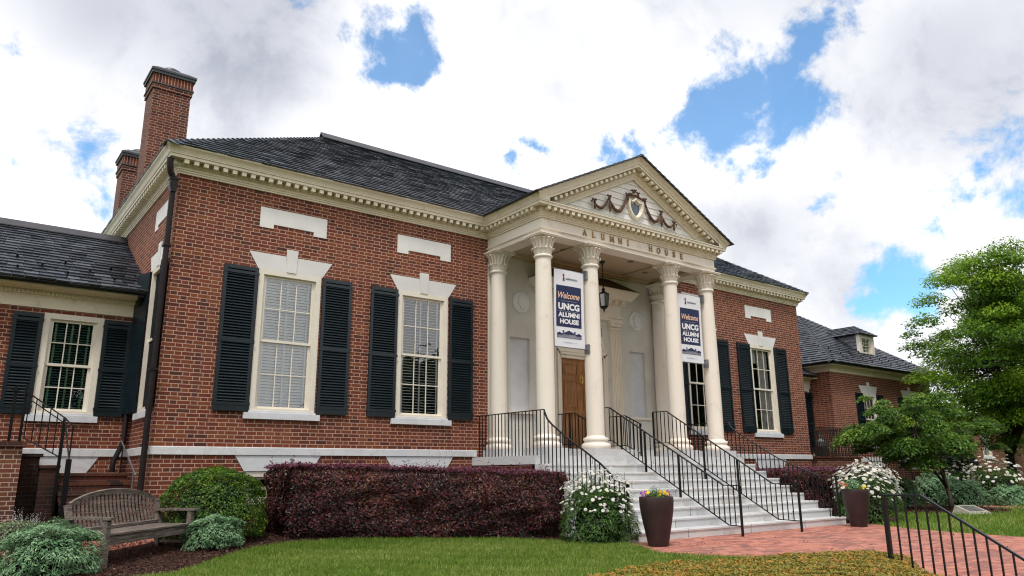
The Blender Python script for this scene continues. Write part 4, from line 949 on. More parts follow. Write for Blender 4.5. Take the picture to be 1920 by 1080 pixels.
k = MB(); k.tube([(-9, 1.43, 2.775), (-.06, 1.43, 2.775)], .048, 10); k.build('gutter', 'black_metal', LW)
k = MB(); slates(k, (-9, 1.40, 2.81), (-.003, 1.40, 2.81), (-.003, 4.45, 4.52), (-9, 4.45, 4.52)); slates(k, (-.003, 7.5, 2.81), (-9, 7.5, 2.81), (-9, 4.45, 4.52), (-.003, 4.45, 4.52), e=.4)
r2 = k.build('roof', 'slate', LW, recalc=False)
k = MB(); cap(k, (-9, 4.45, 4.55), (-.01, 4.45, 4.55), .15, .10); k.box(-.06, -.004, 1.5, 4.4, 2.6, 2.62); k.build('ridge_cap', 'roof_flashing', r2)
snowguards(r2, -8.8, -.3, (1.40, 2.81), .5607, (.35, .65, .95))
k = MB(); k.tube([(-.14, 1.42, 2.74), (-.10, 1.66, 2.55), (-.10, 1.70, 2.3), (-.10, 1.70, .12), (-.24, 1.62, -.22), (-.24, 1.62, -.40)], .044, 12); k.build('downspout', 'copper_brown', LW, smooth=40)
# brick stair beside the hall
LS = thing('brick_stair', 'dark brick garden stair with side pier beside the wing window', 'stairs', (-1.2, .8, -1.4))
k = MB(); k.box(-3.4, -1.68, .55, 1.80, -1.6, -.02); k.build('pier', 'brick_pier', LS)
k = MB(); k.box(-3.45, -1.64, .50, 1.80, -.018, .055); k.build('pier_cap', 'brick_step', LS)
k = MB(); k.box(-1.64, -1.40, .95, 1.80, -1.6, -.16); k.box(-1.66, -1.36, .92, 1.80, -.158, -.11); k.box(-1.395, -1.16, .72, 1.80, -1.6, -.34); k.box(-1.41, -1.13, .69, 1.80, -.338, -.29); k.box(-1.68, -1.16, .60, .72, -1.6, -1.2); k.build('cheek_wall', 'brick_shade', LS)
for i in range(6):
    zt = -.41 - .145 * i; yf = .95 - .3 * i; k = MB(); k.box(-1.13, -.10, yf, 1.80 if i == 0 else yf + .32, zt - .05, zt); k.box(-1.12, -.105, yf + .02, yf + .3, zt - .145, zt - .0505); k.build('step', 'brick_step', LS)
# stair handrails
def zs(y): 
    if y > -2.1: return -.15
    i = math.ceil((-2.1 - y) / .2875 - .02); return max(-1.56, -.15 - .1575 * i - .0025)
def interp(pts, y):
    for (a, za), (b, zb) in zip(pts, pts[1:]):
        if min(a, b) <= y <= max(a, b) and a != b: return za + (zb - za) * (y - a) / (b - a)
    return pts[-1][1]
def rail(label, x, top, bottom=None, posts=(), mat='black_metal', group='handrails on the marble steps', bal=.112, base=zs, w=.036, b0=None, scroll=True):
    T = thing('handrail', label, 'handrail', (x, (top[0][0] + top[-1][0]) / 2, base(top[-1][0])), 0, group)
    k = MB(); k.bar([(x, a, z) for a, z in top], w, .018)
    if scroll: y, z = top[-1]; k.tube([(x, y, z), (x, y - .035, z - .01), (x, y - .035, z - .05), (x, y - .012, z - .075)], .010, 6)
    k.build('top_rail', mat, T)
    if bottom: k = MB(); k.bar([(x, a, z) for a, z in bottom], .018, .018); k.build('bottom_rail', mat, T)
    for py in posts: k = MB(); zt = interp(top, py) - .008; k.box(x - .017, x + .017, py - .017, py + .017, base(py), zt); k.build('post', mat, T)
    y = top[0][0] - (bal if b0 is None else b0)
    while y > top[-1][0] + .03:
        if all(abs(y - p) > .04 for p in posts):
            zt = interp(top, y) - .006; zb = interp(bottom, y) if bottom else base(y)
            k = MB(); k.box(x - .0075, x + .0075, y - .0075, y + .0075, zb, zt); k.build('baluster', mat, T)
        y -= bal
    return T
rail('black iron railing over the brick porch base and purple hedge, curving down to the daisies', 6.30, [(-.02, .70), (-2.26, .69), (-2.30, .60), (-2.36, .50), (-2.50, .39), (-2.85, .17), (-3.4, -.13), (-3.75, -.33), (-3.95, -.48), (-4.08, -.60), (-4.35, -.66)], None, (-4.35,))
rail('black iron handrail on the marble steps that ends nearest the bigger pansy urn', 8.57, [(-1.57, .872), (-1.69, .868), (-4.50, -.708), (-4.83, -.712)], [(-1.57, .18), (-1.74, .175), (-4.56, -1.385), (-4.83, -1.395)], (-2.66, -3.50, -4.83))
rail('black iron handrail down the middle of the marble steps, second from the far side', 10.20, [(-1.43, .852), (-1.83, .850), (-4.40, -.705), (-4.93, -.712)], [(-1.43, .16), (-1.85, .155), (-4.46, -1.36), (-4.93, -1.37)], (-1.43, -2.80, -3.62, -4.93))
rail('curved black railing along the far edge of the steps before the purple shrubs', 12.50, [(-.02, .70), (-1.75, .69), (-1.80, .58), (-1.9, .49), (-2.38, .19), (-3.05, -.20), (-3.68, -.46), (-3.99, -.575), (-4.39, -.59)], None, (-4.37,))
for x, lb in ((8.58, 'short black handrail beside the wooden door, closer to the banner'), (10.20, 'short black handrail beside the wooden door, under the plaster medallion')):
    rail(lb, x, [(-.03, .83), (-.55, .83), (-1.02, .62)], [(-.03, .14), (-.55, .14), (-1.02, -.06)], (-.40, -1.02), group='short handrails at the door', base=lambda y: .03 if y > -.95 else -.15)
# front rail on the lower brick steps
FR = thing('handrail', 'black railing rising from the orange ground cover beside the brick plaza', 'handrail', (5.6, -9.5, -1.57))
tp = [(-8.86, -.735), (-9.30, -.728), (-10.55, -1.541)]
k = MB(); k.bar([(5.6, a, z) for a, z in tp], .034, .020); k.build('top_rail', 'black_metal', FR)
k = MB(); k.box(5.578, 5.622, -8.925, -8.885, -1.57, -.745); k.build('post', 'black_metal', FR)
y = -9.02
while y > -10.5: k = MB(); k.box(5.592, 5.608, y - .008, y + .008, -1.60, interp(tp, y) - .008); k.build('baluster', 'black_metal', FR); y -= .107
k = MB(); k.box(5.44, 5.80, -11.2, -9.62, -1.60, -1.548); tag(k.build('brick_kerb', 'paving_edge'), 'low brick edging under the black railing on the plaza', 'kerb')
# garden-stair rail at the wing
GR = thing('iron_railing', 'thin black iron railing on the dark brick garden stair below the wing window', 'railing', (-1.4, .8, -.4))
k = MB(); k.bar([(-2.3, .75, .95), (-1.67, .75, .80), (-1.17, .62, .44), (-1.17, -.45, -.22)], .03, .02, (0, 1, 0)); k.build('top_rail', 'black_metal', GR)
k = MB(); k.bar([(-1.67, .75, .12), (-1.17, .62, -.17)], .018, .018, (0, 1, 0)); k.bar([(-1.67, .75, .72), (-1.17, .62, .36)], .016, .016, (0, 1, 0)); k.build('bottom_rail', 'black_metal', GR)
for i in range(6): t = i / 5; k = MB(); xx = -1.67 + .5 * t; yy = .75 - .13 * t; k.box(xx - .008, xx + .008, yy - .008, yy + .008, .12 - .29 * t, .80 - .36 * t); k.build('baluster', 'black_metal', GR)
for (xx, yy, za, zb, r) in ((-1.17, .62, -1.0, .44, .022), (-1.17, -.45, -1.42, -.22, .034), (-1.72, .80, .05, .95, .02), (-1.86, .80, .05, .92, .02), (-.98, 1.1, -.41, .33, .010)):
    k = MB(); k.box(xx - r, xx + r, yy - r, yy + r, za, zb); k.build('post', 'black_metal', GR)
k = MB(); k.bar([(-1.17, .62, .44), (-.98, 1.1, .33)], .02, .015, (1, 0, 0)); k.build('side_rail', 'black_metal', GR)
PR = thing('handrail', 'grey pipe handrail fixed against the brick corner behind the bench', 'handrail', (-.15, .8, -.5))
k = MB(); k.tube([(-.17, 1.5, .14), (-.15, .1, -.46)], .014, 8); k.build('rail_pipe', 'steel', PR); k = MB(); k.tube([(-.17, 1.30, -.41), (-.17, 1.30, .06)], .012, 8); k.build('post', 'black_metal', PR)
k = MB(); k.tube([(-.15, .30, -.80), (-.15, .30, -.37)], .012, 8); k.build('post', 'steel', PR)

# ------------------------------------------------------------------ far pavilion
PV = thing('building', 'farther brick pavilion with slate hip roof and one white dormer beyond the trees', 'building', (25.8, 4.3, -1.57))
px0, px1, py0 = 22.1, 29.6, 1.0
k = MB(); pwx = (24.62, 27.75)
wall_y(k, py0, px0, px1, -1.7, 3.0, [(x - .5, x + .5, .42, 2.28) for x in pwx]); wall_y(k, 8.4, px0, px1, -1.7, 3.0)
for X in (px0, px1): k.quad((X, py0, -1.7), (X, 8.4, -1.7), (X, 8.4, 3.0), (X, py0, 3.0))
HY = 1.81
wall_y(k, HY, W, px0, -1.7, 2.42, [(20.95, 21.9, -.02, 2.30)])
k.build('brick_wall', 'brick', PV, recalc=False)
k = MB(); k.sweep([(px0, HY), (px0, py0), (px1, py0), (px1, 8.4)], [(o, z - .03) for o, z in prof]); k.build('water_table', 'marble', PV)
for x in pwx: k = MB(); k.prism([(x - .5, -.46), (x + .5, -.46), (x + .63, -.165), (x - .63, -.165)], 'y', py0 - .012, py0 + .05); k.build('basement_lintel', 'marble', PV)
pwn = make_window(PV, pwx[0], py0, .42, 1.0, 1.86, 'curtain', sill_w=1.16); dup(pwn, (pwx[1] - pwx[0], 0, 0), parent=PV)
ps = make_shutter(PV, pwx[0] - .98, pwx[0] - .50, py0, .43, 2.27); dup(ps, (1.48, 0, 0), parent=PV); dup(ps, (pwx[1] - pwx[0], 0, 0), parent=PV); dup(ps, (pwx[1] - pwx[0] + 1.48, 0, 0), parent=PV)
for x in pwx: lintel(PV, x, py0, w=1.0, zt=2.56, zb=2.28, spread=.15, kz=2.70, kw=.09)
k = MB(); k.sweep([(px0, HY + 2), (px0, py0), (px1, py0), (px1, 8.4)], [(0, 2.93), (.03, 2.93), (.03, 3.03), (.06, 3.04), (.06, 3.10), (.10, 3.11), (.30, 3.12), (.32, 3.16), (0, 3.18)]); co3 = k.build('cornice', 'cream_cornice', PV)
k = MB(); k.sweep([(px0, 4), (px0, py0), (px1, py0), (px1, 8.4)], [(.30, 3.15), (.40, 3.16), (.41, 3.24), (.30, 3.24)]); k.build('gutter', 'black_metal', PV)
a, b, c_, d_ = (px0 - .4, py0 - .4, 3.24), (px1 + .4, py0 - .4, 3.24), (px1 + .4, 8.6, 3.24), (px0 - .4, 8.6, 3.24); ap = (25.85, 4.30, 5.95); ap2 = (25.851, 4.301, 5.95)
k = MB(); slates(k, a, b, ap2, ap); slates(k, d_, a, ap, ap2); slates(k, b, c_, ap, ap2, e=.3); hipcap(k, a, ap, (1, 0, 0)); hipcap(k, b, ap, (1, 0, 0))
k.add([a, b, c_, d_], [(0, 1, 2, 3)]); rp = k.build('roof', 'slate', PV, recalc=False)
sl = (5.95 - 3.24) / (4.30 - .6)
k = MB()
for r, v in enumerate((.35, .6, .85)):
    x = px0 + .2 + (r % 2) * .35
    while x < px1: k.tube([(x, py0 - .4 + v, 3.24 + v * sl + .02), (x, py0 - .42 + v, 3.24 + v * sl + .07)], [.02, .024], 6); x += .7
k.build('snow_guard', 'black_metal', rp)
# dormer
dx0, dx1, dy = 25.55, 26.65, 1.62; zb_ = 3.24 + (dy - .6) * sl
def cheek(X, sg):
    k = MB(); z = zb_ - .1; row = 0
    while z < 4.70:
        y = dy + .1 - (row % 2) * .12
        while y < 3.3:
            wd = random.uniform(.16, .28); a, b = max(y, dy + .09), min(y + wd - .01, 3.3)
            if b > a: k.add([(X - sg * .03, a, z), (X - sg * .03, b, z), (X, b, min(z + .16, 4.72)), (X, a, min(z + .16, 4.72)), (X, a, z), (X, b, z)], [(0, 1, 2, 3), (4, 5, 1, 0)], 0, random.betavariate(2.5, 2.5) * .4 + .6)  # cheek slates tinted lighter than the roof to offset their shade
            y += wd
        z += .14; row += 1
    return k
dm = cheek(dx0 + .03, 1).build('dormer', 'slate', PV, recalc=False); cheek(dx1 - .03, -1).build('dormer_cheek', 'slate', dm, recalc=False)
k = MB(); k.box(dx0, dx0 + .16, dy - .04, dy + .1, zb_ - .05, 4.72); k.box(dx1 - .20, dx1, dy - .04, dy + .1, zb_ - .05, 4.72); k.box(dx0 + .16, dx1 - .20, dy - .04, dy + .1, 4.58, 4.72); k.build('dormer_frame', 'window_paint', dm)
make_window(dm, (dx0 + dx1) / 2 - .02, dy, zb_ - .02, dx1 - dx0 - .36, 4.58 - zb_ + .02, 'white', cw=.02, st=.028, rm=.02, rd=.4)
k = MB(); e_ = .10; q = [(dx0 - e_, dy - .13, 4.74), (dx1 + e_, dy - .13, 4.74), (dx1 + e_, 3.9, 4.74), (dx0 - e_, 3.9, 4.74)]; xm = (dx0 + dx1) / 2; t0, t1 = (xm, dy + .45, 5.16), (xm, 3.9, 5.16)
slates(k, q[0], q[1], t0, (xm - .0001, dy + .45, 5.16), e=.15); slates(k, q[3], q[0], t0, t1, e=.15); slates(k, q[1], q[2], t1, t0, e=.15); k.add(q, [(0, 1, 2, 3)]); hipcap(k, q[0], t0, (1, 0, 0), wd=.08, e=.15); hipcap(k, q[1], t0, (1, 0, 0), wd=.08, e=.15); k.build('dormer_roof', 'slate', dm, recalc=False)
# link between hall and pavilion
k = MB(); k.sweep([(W + .05, HY), (px0 - .02, HY)], WP); k.build('link_cornice', 'cream_cornice', PV)
k = MB(); k.tube([(W + .03, HY - .38, 2.775), (px0 - .32, HY - .38, 2.775)], .048, 10); k.build('link_gutter', 'black_metal', PV)
k = MB(); slates(k, (W + .01, 1.40, 2.81), (px0 - .1, 1.40, 2.81), (px0 - .1, 4.45, 4.52), (W + .01, 4.45, 4.52)); k.build('link_roof', 'slate', PV, recalc=False)
k = MB(); k.box(20.95, 21.9, HY + .08, HY + .11, -.02, 2.30); k.build('link_door', 'dark_room', PV)
k = MB(); k.box(20.88, 21.0, HY - .02, HY + .08, -.02, 2.38); k.box(21.86, 21.98, HY - .02, HY + .08, -.02, 2.38); k.box(21.0, 21.86, HY - .02, HY + .08, 2.28, 2.38); k.build('link_door_frame', 'window_paint', PV)
make_shutter(PV, 21.45, 22.02, HY - .03, .15, 2.24)
# stoop with ornate railing
SP = thing('brick_stoop', 'rusty brick stoop with ornate iron railing in the corner by the pavilion', 'stoop', (20.6, .9, -1.57))
k = MB(); k.box(19.1, 21.7, .0, 1.79, -1.7, -.10); k.build('stoop_base', 'brick', SP); k = MB(); k.box(19.05, 21.75, -.04, 1.79, -.098, -.04); k.build('stoop_slab', 'brick_step', SP)
for yy, xa, xb in ((.03, 19.15, 21.65),):
    k = MB(); k.bar([(xa, yy, .86), (xb, yy, .86)], .03, .02, (0, 1, 0)); k.bar([(xa, yy, .70), (xb, yy, .70)], .014, .014, (0, 1, 0)); k.bar([(xa, yy, .04), (xb, yy, .04)], .018, .018, (0, 1, 0)); k.build('top_rail', 'rust_metal', SP)
    n = 24
    for i in range(n + 1):
        xx = xa + (xb - xa) * i / n; k = MB(); k.box(xx - .009, xx + .009, yy - .009, yy + .009, -.04, .86)
        if i < n:
            xc = xx + (xb - xa) / n / 2
            k.tube([(xc + .04 * math.cos(t), yy, .78 + .045 * math.sin(t)) for t in np.linspace(0, 5.5, 9)], .006, 4)
        k.build('baluster', 'rust_metal', SP)
k = MB(); k.bar([(21.7, .03, .86), (21.7, 1.75, .86)], .03, .02, (1, 0, 0)); [k.box(21.692, 21.708, y - .008, y + .008, -.04, .86) for y in np.arange(.15, 1.7, .12)]; k.build('side_railing', 'rust_metal', SP)
k = MB(); k.bar([(21.75, .05, .84), (22.2, -.1, .55), (24.2, -.4, -.55)], .03, .02, (0, 1, 0)); k.bar([(21.75, .05, .1), (24.2, -.4, -1.3)], .018, .018, (0, 1, 0))
for i in range(18): t = i / 17; xx, yy = 21.85 + 2.3 * t, .02 - .4 * t; k.box(xx - .009, xx + .009, yy - .009, yy + .009, -1.3 * t, .78 - 1.3 * t)
k.build('stair_rail', 'rust_metal', SP)
LN = thing('lantern', 'black post lantern with shiny top behind the stoop railing', 'lantern', (20.55, .7, -.04))
k = MB(); k.box(20.40, 20.72, .55, .85, -.038, .30); k.build('lantern_base', 'rust_metal', LN); k = MB(); k.lathe([(.13, .30), (.15, .46), (.03, .56), (.02, .62), (.04, .64), (.0, .68)], 20.56, .70, 12); k.build('lantern_top', 'steel', LN, smooth=True)
IF = thing('iron_fence', 'low dark iron fence below the pavilion windows', 'fence', (25.5, -.4, -1.57))
k = MB(); k.bar([(24.2, -.4, -.55), (28.2, -.4, -.55)], .04, .02, (0, 1, 0)); k.bar([(24.2, -.4, -1.45), (28.2, -.4, -1.45)], .02, .02, (0, 1, 0)); k.build('fence_rail', 'black_metal', IF)
for i in range(31): xx = 24.2 + i * 4 / 30; k = MB(); k.box(xx - .011, xx + .011, -.411, -.389, -1.57, -.55); k.build('baluster', 'black_metal', IF)
# brick building beyond the trees
BG = thing('building', 'long plain brick building partly hidden behind the large green tree', 'building', (42, 8, -1.57))
k = MB(); wall_y(k, 5.5, 31, 60, -1.7, 2.4, [(x - .6, x + .6, .2, 2.3) for x in (39.0, 46, 53)] + [(34.2, 35.9, -1.2, -.2)]); k.quad((31, 5.5, -1.7), (31, 14, -1.7), (31, 14, 2.4), (31, 5.5, 2.4)); k.build('brick_wall', 'brick', BG, recalc=False)
bwn = make_window(BG, 39.0, 5.5, .2, 1.2, 2.1, 'white', sill_w=1.4); [dup(bwn, (dx, 0, 0), parent=BG) for dx in (7, 14)]
k = MB(); k.box(34.2, 35.9, 5.52, 5.55, -1.2, -.2); k.build('basement_window', 'window_paint', BG)
k = MB(); slates(k, (30.6, 5.1, 2.4), (60, 5.1, 2.4), (60, 8.5, 3.2), (30.6, 8.5, 3.2), e=.3); k.build('roof', 'slate', BG, recalc=False)

# ------------------------------------------------------------------ banners
def textmesh(mb, s, cx, z, w, h, y, bold=0., shear=0., th=.0012, mi=0):
    cu = bpy.data.curves.new('t', 'FONT'); cu.body = s; cu.size = 1; cu.offset = bold; cu.shear = shear; cu.extrude = 0
    o = bpy.data.objects.new('t', cu); link(o); dg = bpy.context.evaluated_depsgraph_get(); me = bpy.data.meshes.new_from_object(o.evaluated_get(dg))
    V = [v.co.copy() for v in me.vertices]; F = [tuple(p.vertices) for p in me.polygons]; bpy.data.objects.remove(o); bpy.data.curves.remove(cu)
    xs = [v.x for v in V]; ys = [v.y for v in V]; x0, x1, y0, y1 = min(xs), max(xs), min(ys), max(ys)
    mb.add([(cx + ((v.x - x0) / (x1 - x0) - .5) * w, y, z + (v.y - y0) / (y1 - y0) * h) for v in V], F, mi); bpy.data.meshes.remove(me)
def banner(dx, label):
    y = -1.76; x0, x1, z0, z1 = 7.05 + dx, 7.87 + dx, 2.05, 3.68
    T = thing('banner', label, 'banner', ((x0 + x1) / 2, y, z0), 0, 'welcome banners between the columns')
    def wob(u, v): return .018 * math.sin(3.1 * v + 1) + .012 * math.sin(5 * u + 2 * v)
    def patch(mb, a, b, c, d, off, nx=8, nz=16):
        for i in range(nx):
            for j in range(nz):
                q = []
                for ii, jj in ((i, j), (i + 1, j), (i + 1, j + 1), (i, j + 1)):
                    X, Z = a + (b - a) * ii / nx, c + (d - c) * jj / nz; q.append((X, y + wob((X - x0) / .82, (Z - z0) / 1.63) - off, Z))
                mb.quad(*q)
    k = MB(); patch(k, x0, x1, z0, z1, 0); patch(k, x0, x1, z0, z1, -.004); k.build('banner_cloth', 'white_cloth', T, recalc=False)
    k = MB(); patch(k, x0 + .055, x1 - .085, 2.47, 3.345, .003); k.build('navy_field', 'navy_ink', T, recalc=False)
    def conf(mb, off):
        for i, v in enumerate(mb.v): mb.v[i] = (v[0], y + wob((v[0] - x0) / .82, (v[2] - z0) / 1.63) - off, v[2])
    xc = x0 + .395
    k = MB(); textmesh(k, 'Welcome', xc + .0, 3.07, .58, .135, y, .012, .28); conf(k, .006); k.build('lettering', 'peach_ink', T, recalc=False)
    k = MB(); textmesh(k, 'UNCG', xc, 2.83, .57, .145, y, .05); textmesh(k, 'ALUMNI', xc, 2.675, .57, .105, y, .045); textmesh(k, 'HOUSE', xc + .01, 2.535, .50, .105, y, .045); conf(k, .006); k.build('lettering', 'white_ink', T, recalc=False)
    k = MB(); 
    for (a, b, zz) in ((xc - .21, xc + .21, 3.015), (xc - .285, xc + .285, 2.80)): patch(k, a, b, zz, zz + .006, .006, 6, 1)
    k.build('rule', 'grey_ink', T, recalc=False)
    k = MB(); textmesh(k, 'GREENSBORO', xc + .07, 3.475, .33, .04, y, .02); 
    for (a, b, c, d) in ((-.165, -.125, 3.47, 3.50), (-.155, -.135, 3.50, 3.54), (-.17, -.13, 3.545, 3.575), (-.15, -.12, 3.44, 3.47), (-.175, -.15, 3.45, 3.465)): patch(k, xc + a, xc + b, c, d, 0, 1, 1)
    # line drawing of the hall
    zb = 2.235; X = lambda u: xc + u
    for a, b, c, d in ((-.33, .33, 0, .008), (-.33, -.18, .062, .085), (.18, .33, .062, .085), (-.18, .18, .085, .10), (-.14, .14, .100, .11), (-.17, -.13, .11, .16), (.13, .17, .11, .15)): patch(k, X(a), X(b), zb + c, zb + d, 0, 1, 1)
    for u in np.linspace(-.32, .32, 27): patch(k, X(u - .007), X(u + .007), zb + .01, zb + (.085 if abs(u) < .18 else .062), 0, 1, 1)
    k.add([(X(-.13), y, zb + .11), (X(.13), y, zb + .11), (X(0), y, zb + .165)], [(0, 1, 2)]); k.add([(X(-.34), y, zb + .085), (X(-.17), y, zb + .085), (X(-.26), y, zb + .12)], [(0, 1, 2)]); k.add([(X(.17), y, zb + .085), (X(.34), y, zb + .085), (X(.26), y, zb + .12)], [(0, 1, 2)])
    conf(k, .005); k.build('emblem', 'navy_ink', T, recalc=False)
    k = MB(); patch(k, xc - .168, xc - .128, 3.575, 3.60, 0, 1, 1); patch(k, xc - .16, xc - .12, 3.505, 3.53, 0, 1, 1); conf(k, .0065); k.build('emblem', 'petal_red', T, recalc=False)
    k = MB(); textmesh(k, 'Established', xc - .03, 2.13, .25, .038, y, .0); patch(k, xc + .12, xc + .21, 2.14, 2.146, 0, 1, 1); conf(k, .005); k.build('lettering', 'grey_ink', T, recalc=False)
    for zz in (z1 - .03, z0 + .0):
        k = MB(); k.tube([(x0 - .02, y, zz + (.04 if zz > 3 else -.015)), (x1 + .09, y, zz + (.04 if zz > 3 else -.015))], .012, 8); k.box(x1 + .03, x1 + .075, y - .06, y + .06, zz - .10, zz + .10); k.box(x1 + .035, x1 + .07, y - .075, y - .06, zz - .09, zz + .09); k.build('bracket', 'steel', T)
    return T
banner(0, 'white and navy welcome banner in front of the wooden door'); banner(3.87, 'white and navy welcome banner in front of a dark shuttered window')
# hanging lantern
HL = thing('lantern', 'black hanging glass lantern on a chain from the portico ceiling', 'lantern', (XC, -.81, 4.44))
k = MB(); k.lathe([(.0, 4.439), (.075, 4.439), (.065, 4.41), (.02, 4.37), (.012, 4.33)], XC, -.81, 16)
z = 4.33
i = 0
while z > 3.80: 
    r = .016; ax = (1, 0) if i % 2 else (0, 1); k.tube([(XC + ax[0] * r * math.cos(t), -.81 + ax[1] * r * math.cos(t), z - .024 + .024 * math.sin(t)) for t in np.linspace(0, 2 * math.pi, 9)], .0055, 4); z -= .036; i += 1
k.build('chain', 'black_metal', HL)
k = MB(); k.lathe([(.01, 3.82), (.02, 3.78), (.045, 3.76), (.05, 3.74), (.03, 3.72), (.05, 3.69), (.135, 3.635), (.14, 3.62), (.0, 3.62)], XC, -.81, 6); k.lathe([(.10, 3.33), (.09, 3.31), (.05, 3.27), (.02, 3.26), (.022, 3.23), (.01, 3.20), (.0, 3.17)], XC, -.81, 6); k.lathe([(.0, 3.335), (.10, 3.335)], XC, -.81, 6)
for i in range(6): a = 2 * math.pi * i / 6; k.tube([(XC + .130 * math.cos(a), -.81 + .130 * math.sin(a), 3.62), (XC + .098 * math.cos(a), -.81 + .098 * math.sin(a), 3.33)], .008, 5)
k.build('lantern_frame', 'black_metal', HL)
k = MB(); k.lathe([(.125, 3.62), (.094, 3.335)], XC, -.81, 6); k.build('lantern_glass', 'lantern_glass', HL, recalc=False)

# ------------------------------------------------------------------ urns with flowers
def urn(x, y, label, s=1.):
    T = thing('urn_planter', label, 'planter', (x, y, -1.562), 0, 'tall brown urns at the foot of the steps')
    k = MB(); z0 = -1.561
    pr = [(.0, 0), (.150, 0), (.156, .012), (.168, .08), (.196, .22), (.224, .36), (.245, .48), (.258, .58), (.262, .66), (.260, .715), (.256, .724), (.240, .724), (.236, .715), (.236, .64)]
    k.lathe([(r * s, z0 + z * s) for r, z in pr], x, y, 48, mod=lambda th, z: 1 + .0025 * math.sin(z * 180)); k.build('urn', 'urn_glaze', T, smooth=55)
    k = MB(); k.lathe([(.0, z0 + .665 * s), (.237 * s, z0 + .66 * s)], x, y, 24); k.build('soil', 'soil', T)
    return z0 + .66 * s
def flower_heads(name, P, N_, r, petal_mat, parent, centre=True, npet=9, asp=.62):
    V, F, T = [], [], []; cV, cF = [], []
    for i in range(len(P)):
        n = Vector(N_[i]).normalized(); a = n.cross(Vector((.3, .2, 1))).normalized(); b = n.cross(a); p = Vector(P[i]); rr = r * random.uniform(.75, 1.15); t = random.random(); a0 = random.random() * 6
        for j in range(npet):
            th = a0 + 2 * math.pi * j / npet; d = a * math.cos(th) + b * math.sin(th); s = n.cross(d); q = len(V)
            V += [p + d * rr * .15, p + d * rr * .65 + s * rr * asp * .35 + n * rr * .05, p + d * rr - n * rr * random.uniform(0, .3), p + d * rr * .65 - s * rr * asp * .35 + n * rr * .05]; F.append((q, q + 1, q + 2, q + 3)); T.append(t)
        q = len(cV); m = 6
        cV += [p + n * rr * .16] + [p + (a * math.cos(2 * math.pi * j / m) + b * math.sin(2 * math.pi * j / m)) * rr * .27 + n * rr * .06 for j in range(m)]
        for j in range(0, m, 2): cF.append((q, q + 1 + j, q + 1 + (j + 1) % m, q + 1 + (j + 2) % m))
    rawmesh(name, np.array([tuple(v) for v in V]), np.array(F), np.array(T), petal_mat, parent)
    if centre: rawmesh('flower_centre', np.array([tuple(v) for v in cV]), np.array(cF), np.full(len(cF), .6), 'petal_yellow', parent)
zt = urn(6.23, -5.02, 'dark brown tapered urn in front of the marble steps, holding purple and yellow pansies')
def tuft(x, y, z, rx, rz, n, size, mat, parent, name='foliage', up=.6):
    d = unit(RNG.normal(0, 1, (n, 3))); d[:, 2] = np.abs(d[:, 2]); rad = RNG.uniform(.35, 1, n) ** .6
    P = np.stack([x + d[:, 0] * rx * rad, y + d[:, 1] * rx * rad, z + d[:, 2] * rz * rad], 1); return leaves(name, P, d + [0, 0, up], size, mat, parent)
FA = thing('pansies', 'purple and yellow pansies with grey-green foliage in the brown urn by the daisies', 'flowers', (6.23, -5.02, zt))
tuft(6.23, -5.02, zt, .26, .14, 1300, .035, 'leaf_boxwood', FA); tuft(6.25, -4.98, zt + .02, .13, .22, 500, .03, 'leaf_artemisia', FA, 'silver_foliage')
def pan(cx, cy, z, spots, mat, parent):
    P = np.array([(cx + a, cy + b, z + c) for a, b, c in spots]); flower_heads('flower_heads', P, RNG.normal(0, .35, (len(P), 3)) + [-.3, -.6, .5], .029, mat, parent, npet=5, asp=1.3)
def spots(n, u0, u1, z0=.07, z1=.13):
    out = []
    for _ in range(n): u = random.uniform(u0, u1); v = random.uniform(-.12, .18); out.append((u * .80 - v * .6, -u * .6 - v * .80, random.uniform(z0, z1)))
    return out
pan(6.23, -5.02, zt, spots(10, -.22, -.10) + spots(7, -.08, 0.) + spots(6, .16, .24, .08, .18), 'petal_purple', FA); pan(6.23, -5.02, zt, spots(16, .03, .15, .08, .16) + spots(5, -.18, -.12, .12, .16), 'petal_yellow', FA)
zt2 = urn(12.22, -4.92, 'dark brown tapered urn by the white daisies at the far end of the steps', 1.)
FB = thing('mixed_flowers', 'red bloom and silver dusty foliage in the urn beside the white daisies', 'flowers', (12.22, -4.92, zt2))
tuft(12.22, -4.92, zt2, .25, .14, 900, .04, 'leaf_boxwood', FB); tuft(12.20, -4.90, zt2 + .04, .17, .24, 700, .045, 'leaf_artemisia', FB, 'silver_foliage')
pan(12.22, -4.92, zt2 + .06, spots(5, -.27, -.22), 'petal_red', FB); pan(12.22, -4.92, zt2, spots(9, .08, .2), 'petal_yellow', FB)

# ------------------------------------------------------------------ bench
BN = thing('garden_bench', 'weathered grey teak bench with an arched slatted back beside the brick path', 'bench')
BLn = 1.62
for x in (0, BLn): k = MB(); k.box(x - .035, x + .035, -.035, .035, 0, .565); k.build('leg', 'weathered_wood', BN)
for x in (0, BLn):
    k = MB(); k.bar([(x, .50, 0), (x, .50, .36), (x, .60, .74)], .065, .06, (1, 0, 0)); k.build('leg', 'weathered_wood', BN)
for x in (0, BLn): k = MB(); k.bar([(x, -.09, .580), (x, .30, .585), (x, .565, .578)], .095, .032, (1, 0, 0)); k.build('armrest', 'weathered_wood', BN)
k = MB()
for i in range(6): k.box(.04, BLn - .04, -.045 + i * .092, .038 + i * .092, .375, .397)
k.build('seat', 'weathered_wood', BN)
k = MB(); k.box(.036, BLn - .036, -.018, .018, .262, .374); k.build('apron', 'weathered_wood', BN)
def by(z): return .50 + (z - .36) * .26
k = MB(); n = 24
arc = [(.033 + (BLn - .066) * i / n, .735 + .140 * (1 - ((i / n - .5) * 2) ** 2) ** .85 if 0 < i < n else .735) for i in range(n + 1)]
k.bar([(x, by(z), z) for x, z in arc], .034, .062, (0, 1, .26)); k.build('top_rail', 'weathered_wood', BN)
